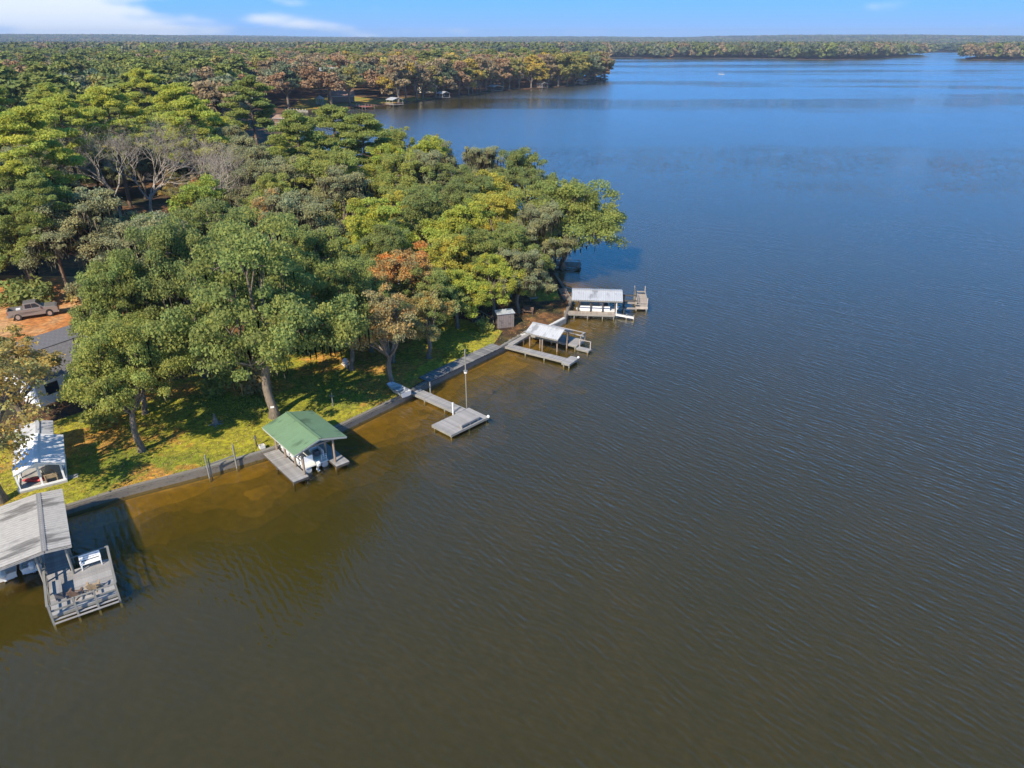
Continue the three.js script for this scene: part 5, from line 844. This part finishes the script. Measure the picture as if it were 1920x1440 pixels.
farBoathouse(58, -646, 0.95, 7, 6, M.roofGrey, 'grey boathouse second from the tip of the far point', false);
farBoathouse(85.5, -713, 1.0, 6, 5, M.roofPale, 'little white boathouse at the tip of the far point');
farBoathouse(-100, -331, 1.2, 7, 7, M.brick, 'rusty roofed boathouse on the near side of the cove', false);
{
  const r = rng(31);
  const h = house('brown lake house with broad brown roof across the cove', -100, -447, 1.9, 15, 6, 6, 3.2, 6.2, std(C(0.26, 0.16, 0.12), 0.8), std(C(0.2, 0.15, 0.12), 0.8)); h.position.y = 1.6;
  const w = house('tall white house with grey roof above the brown lake house', -118, -500, 2.0, 12, 5, 5, 6.5, 10, M.roofPale, M.white); w.position.y = 8;
  const v = house('cream house half hidden behind rust coloured trees', -58, -520, 2.2, 12, 5, 5, 3.4, 6, M.roofGrey, std(C(0.6, 0.52, 0.4), 0.7)); v.position.y = 2;
  const g = thing('gazebo', 'small pale gazebo with pointed roof left of the brown lake house', 'gazebo', -110, GY, -437); for (let k = 0; k < 6; k++) post(g, 'column', M.white, Math.cos(k * 1.047) * 2.2, 0, 3, Math.sin(k * 1.047) * 2.2, 0.12); const rf = put('roof', new THREE.ConeGeometry(3, 2, 6), M.offwhite, g); rf.position.y = 4; put('floor', new THREE.CylinderGeometry(2.6, 2.6, 0.3, 6), M.plankTan[0], g).position.y = 0.15;
  const d = thing('red_dock', 'long red stained deck along the far shore of the cove', 'dock', -84, 0, -423, 0.75); planks(d, r, -3, 3, -9, 9, 1.0, [M.redDeck], 'x', 0.9); for (let k = 0; k < 7; k++) { post(d, 'pile', M.timberGrey, -2.9, -1.9, 2.0, -9 + k * 3, 0.12); post(d, 'pile', M.timberGrey, 2.9, -1.9, 2.0, -9 + k * 3, 0.12); } box(d, 'top_rail', M.redDeck, 2.9, 2.0, 0, 0.15, 0.1, 18);
  const b = thing('far_bulkhead', 'pale timber bulkhead holding the far lawn', 'seawall', -113.5, 0, -399.6, 1.1); for (let k = 0; k < 8; k++) { box(b, 'wall_panel', M.timberGrey, 0, -0.3, -7 + k * 2, 0.25, 2.4, 1.96); post(b, 'pile', M.offwhite, 0.2, -1.9, 1.5, -7.9 + k * 2, 0.12); }
  structure('lawn', sheet([[-119, -396.6], [-110, -402.4], [-104, -408], [-112, -417], [-122, -412]], GY + 0.02), lawnMat, 'bright wedge of lawn on the far side of the cove');
  structure('lawn', sheet([[-121, -413.5], [-104.5, -409.5], [-91, -424], [-75, -444], [-86, -480], [-104, -502], [-134, -486]], GY + 0.03), lawnMat, 'tan grass round the brown lake house');
  structure('lawn', sheet([[-70, -446], [-63.5, -459], [-48, -486], [-58, -500], [-82, -478], [-84, -455]], GY + 0.02), lawnMat, 'tan grassy bank behind the white roofed boathouse');
}
// sandy shore strips and the tiny things out on the lake
{
  const sand = std(C(0.55, 0.47, 0.36), 0.95);
  structure('beach', sheet([[330, -1600], [475, -1580], [560, -1528], [560, -1536], [475, -1592], [330, -1610]], GY + 0.05), sand, 'thin sandy strip on the far shore');
  structure('beach', sheet([[205, -1636], [270, -1618], [270, -1626], [205, -1646]], GY + 0.05), sand, 'thin sandy strip behind the far point');
  structure('beach', sheet([[-1750, -3760], [-2400, -4160], [-2450, -4230], [-1700, -3820]], GY + 0.3), sand, 'pale sandy shore of the distant pond at the left');
  const b = smallBoat('fishing_boat', 'tiny pale boat alone far out on the open lake', 228, 0, -844, 1.2, 6.5, 2.2, M.white, M.black); box(b, 'canopy', M.tan, 0, 1.9, 0, 1.9, 0.1, 2.6); for (const s of [-1, 1]) for (const t of [-1.1, 1.1]) post(b, 'canopy_pole', M.metal, s * 0.85, 0.5, 1.9, t, 0.04);
}
scene.fog = new THREE.FogExp2(new THREE.Color().setRGB(0.62, 0.78, 1), 0.0001);
scene.traverse((o) => { if (o.isMesh) { o.castShadow = true; o.receiveShadow = true; } });
renderer.render(scene, camera);
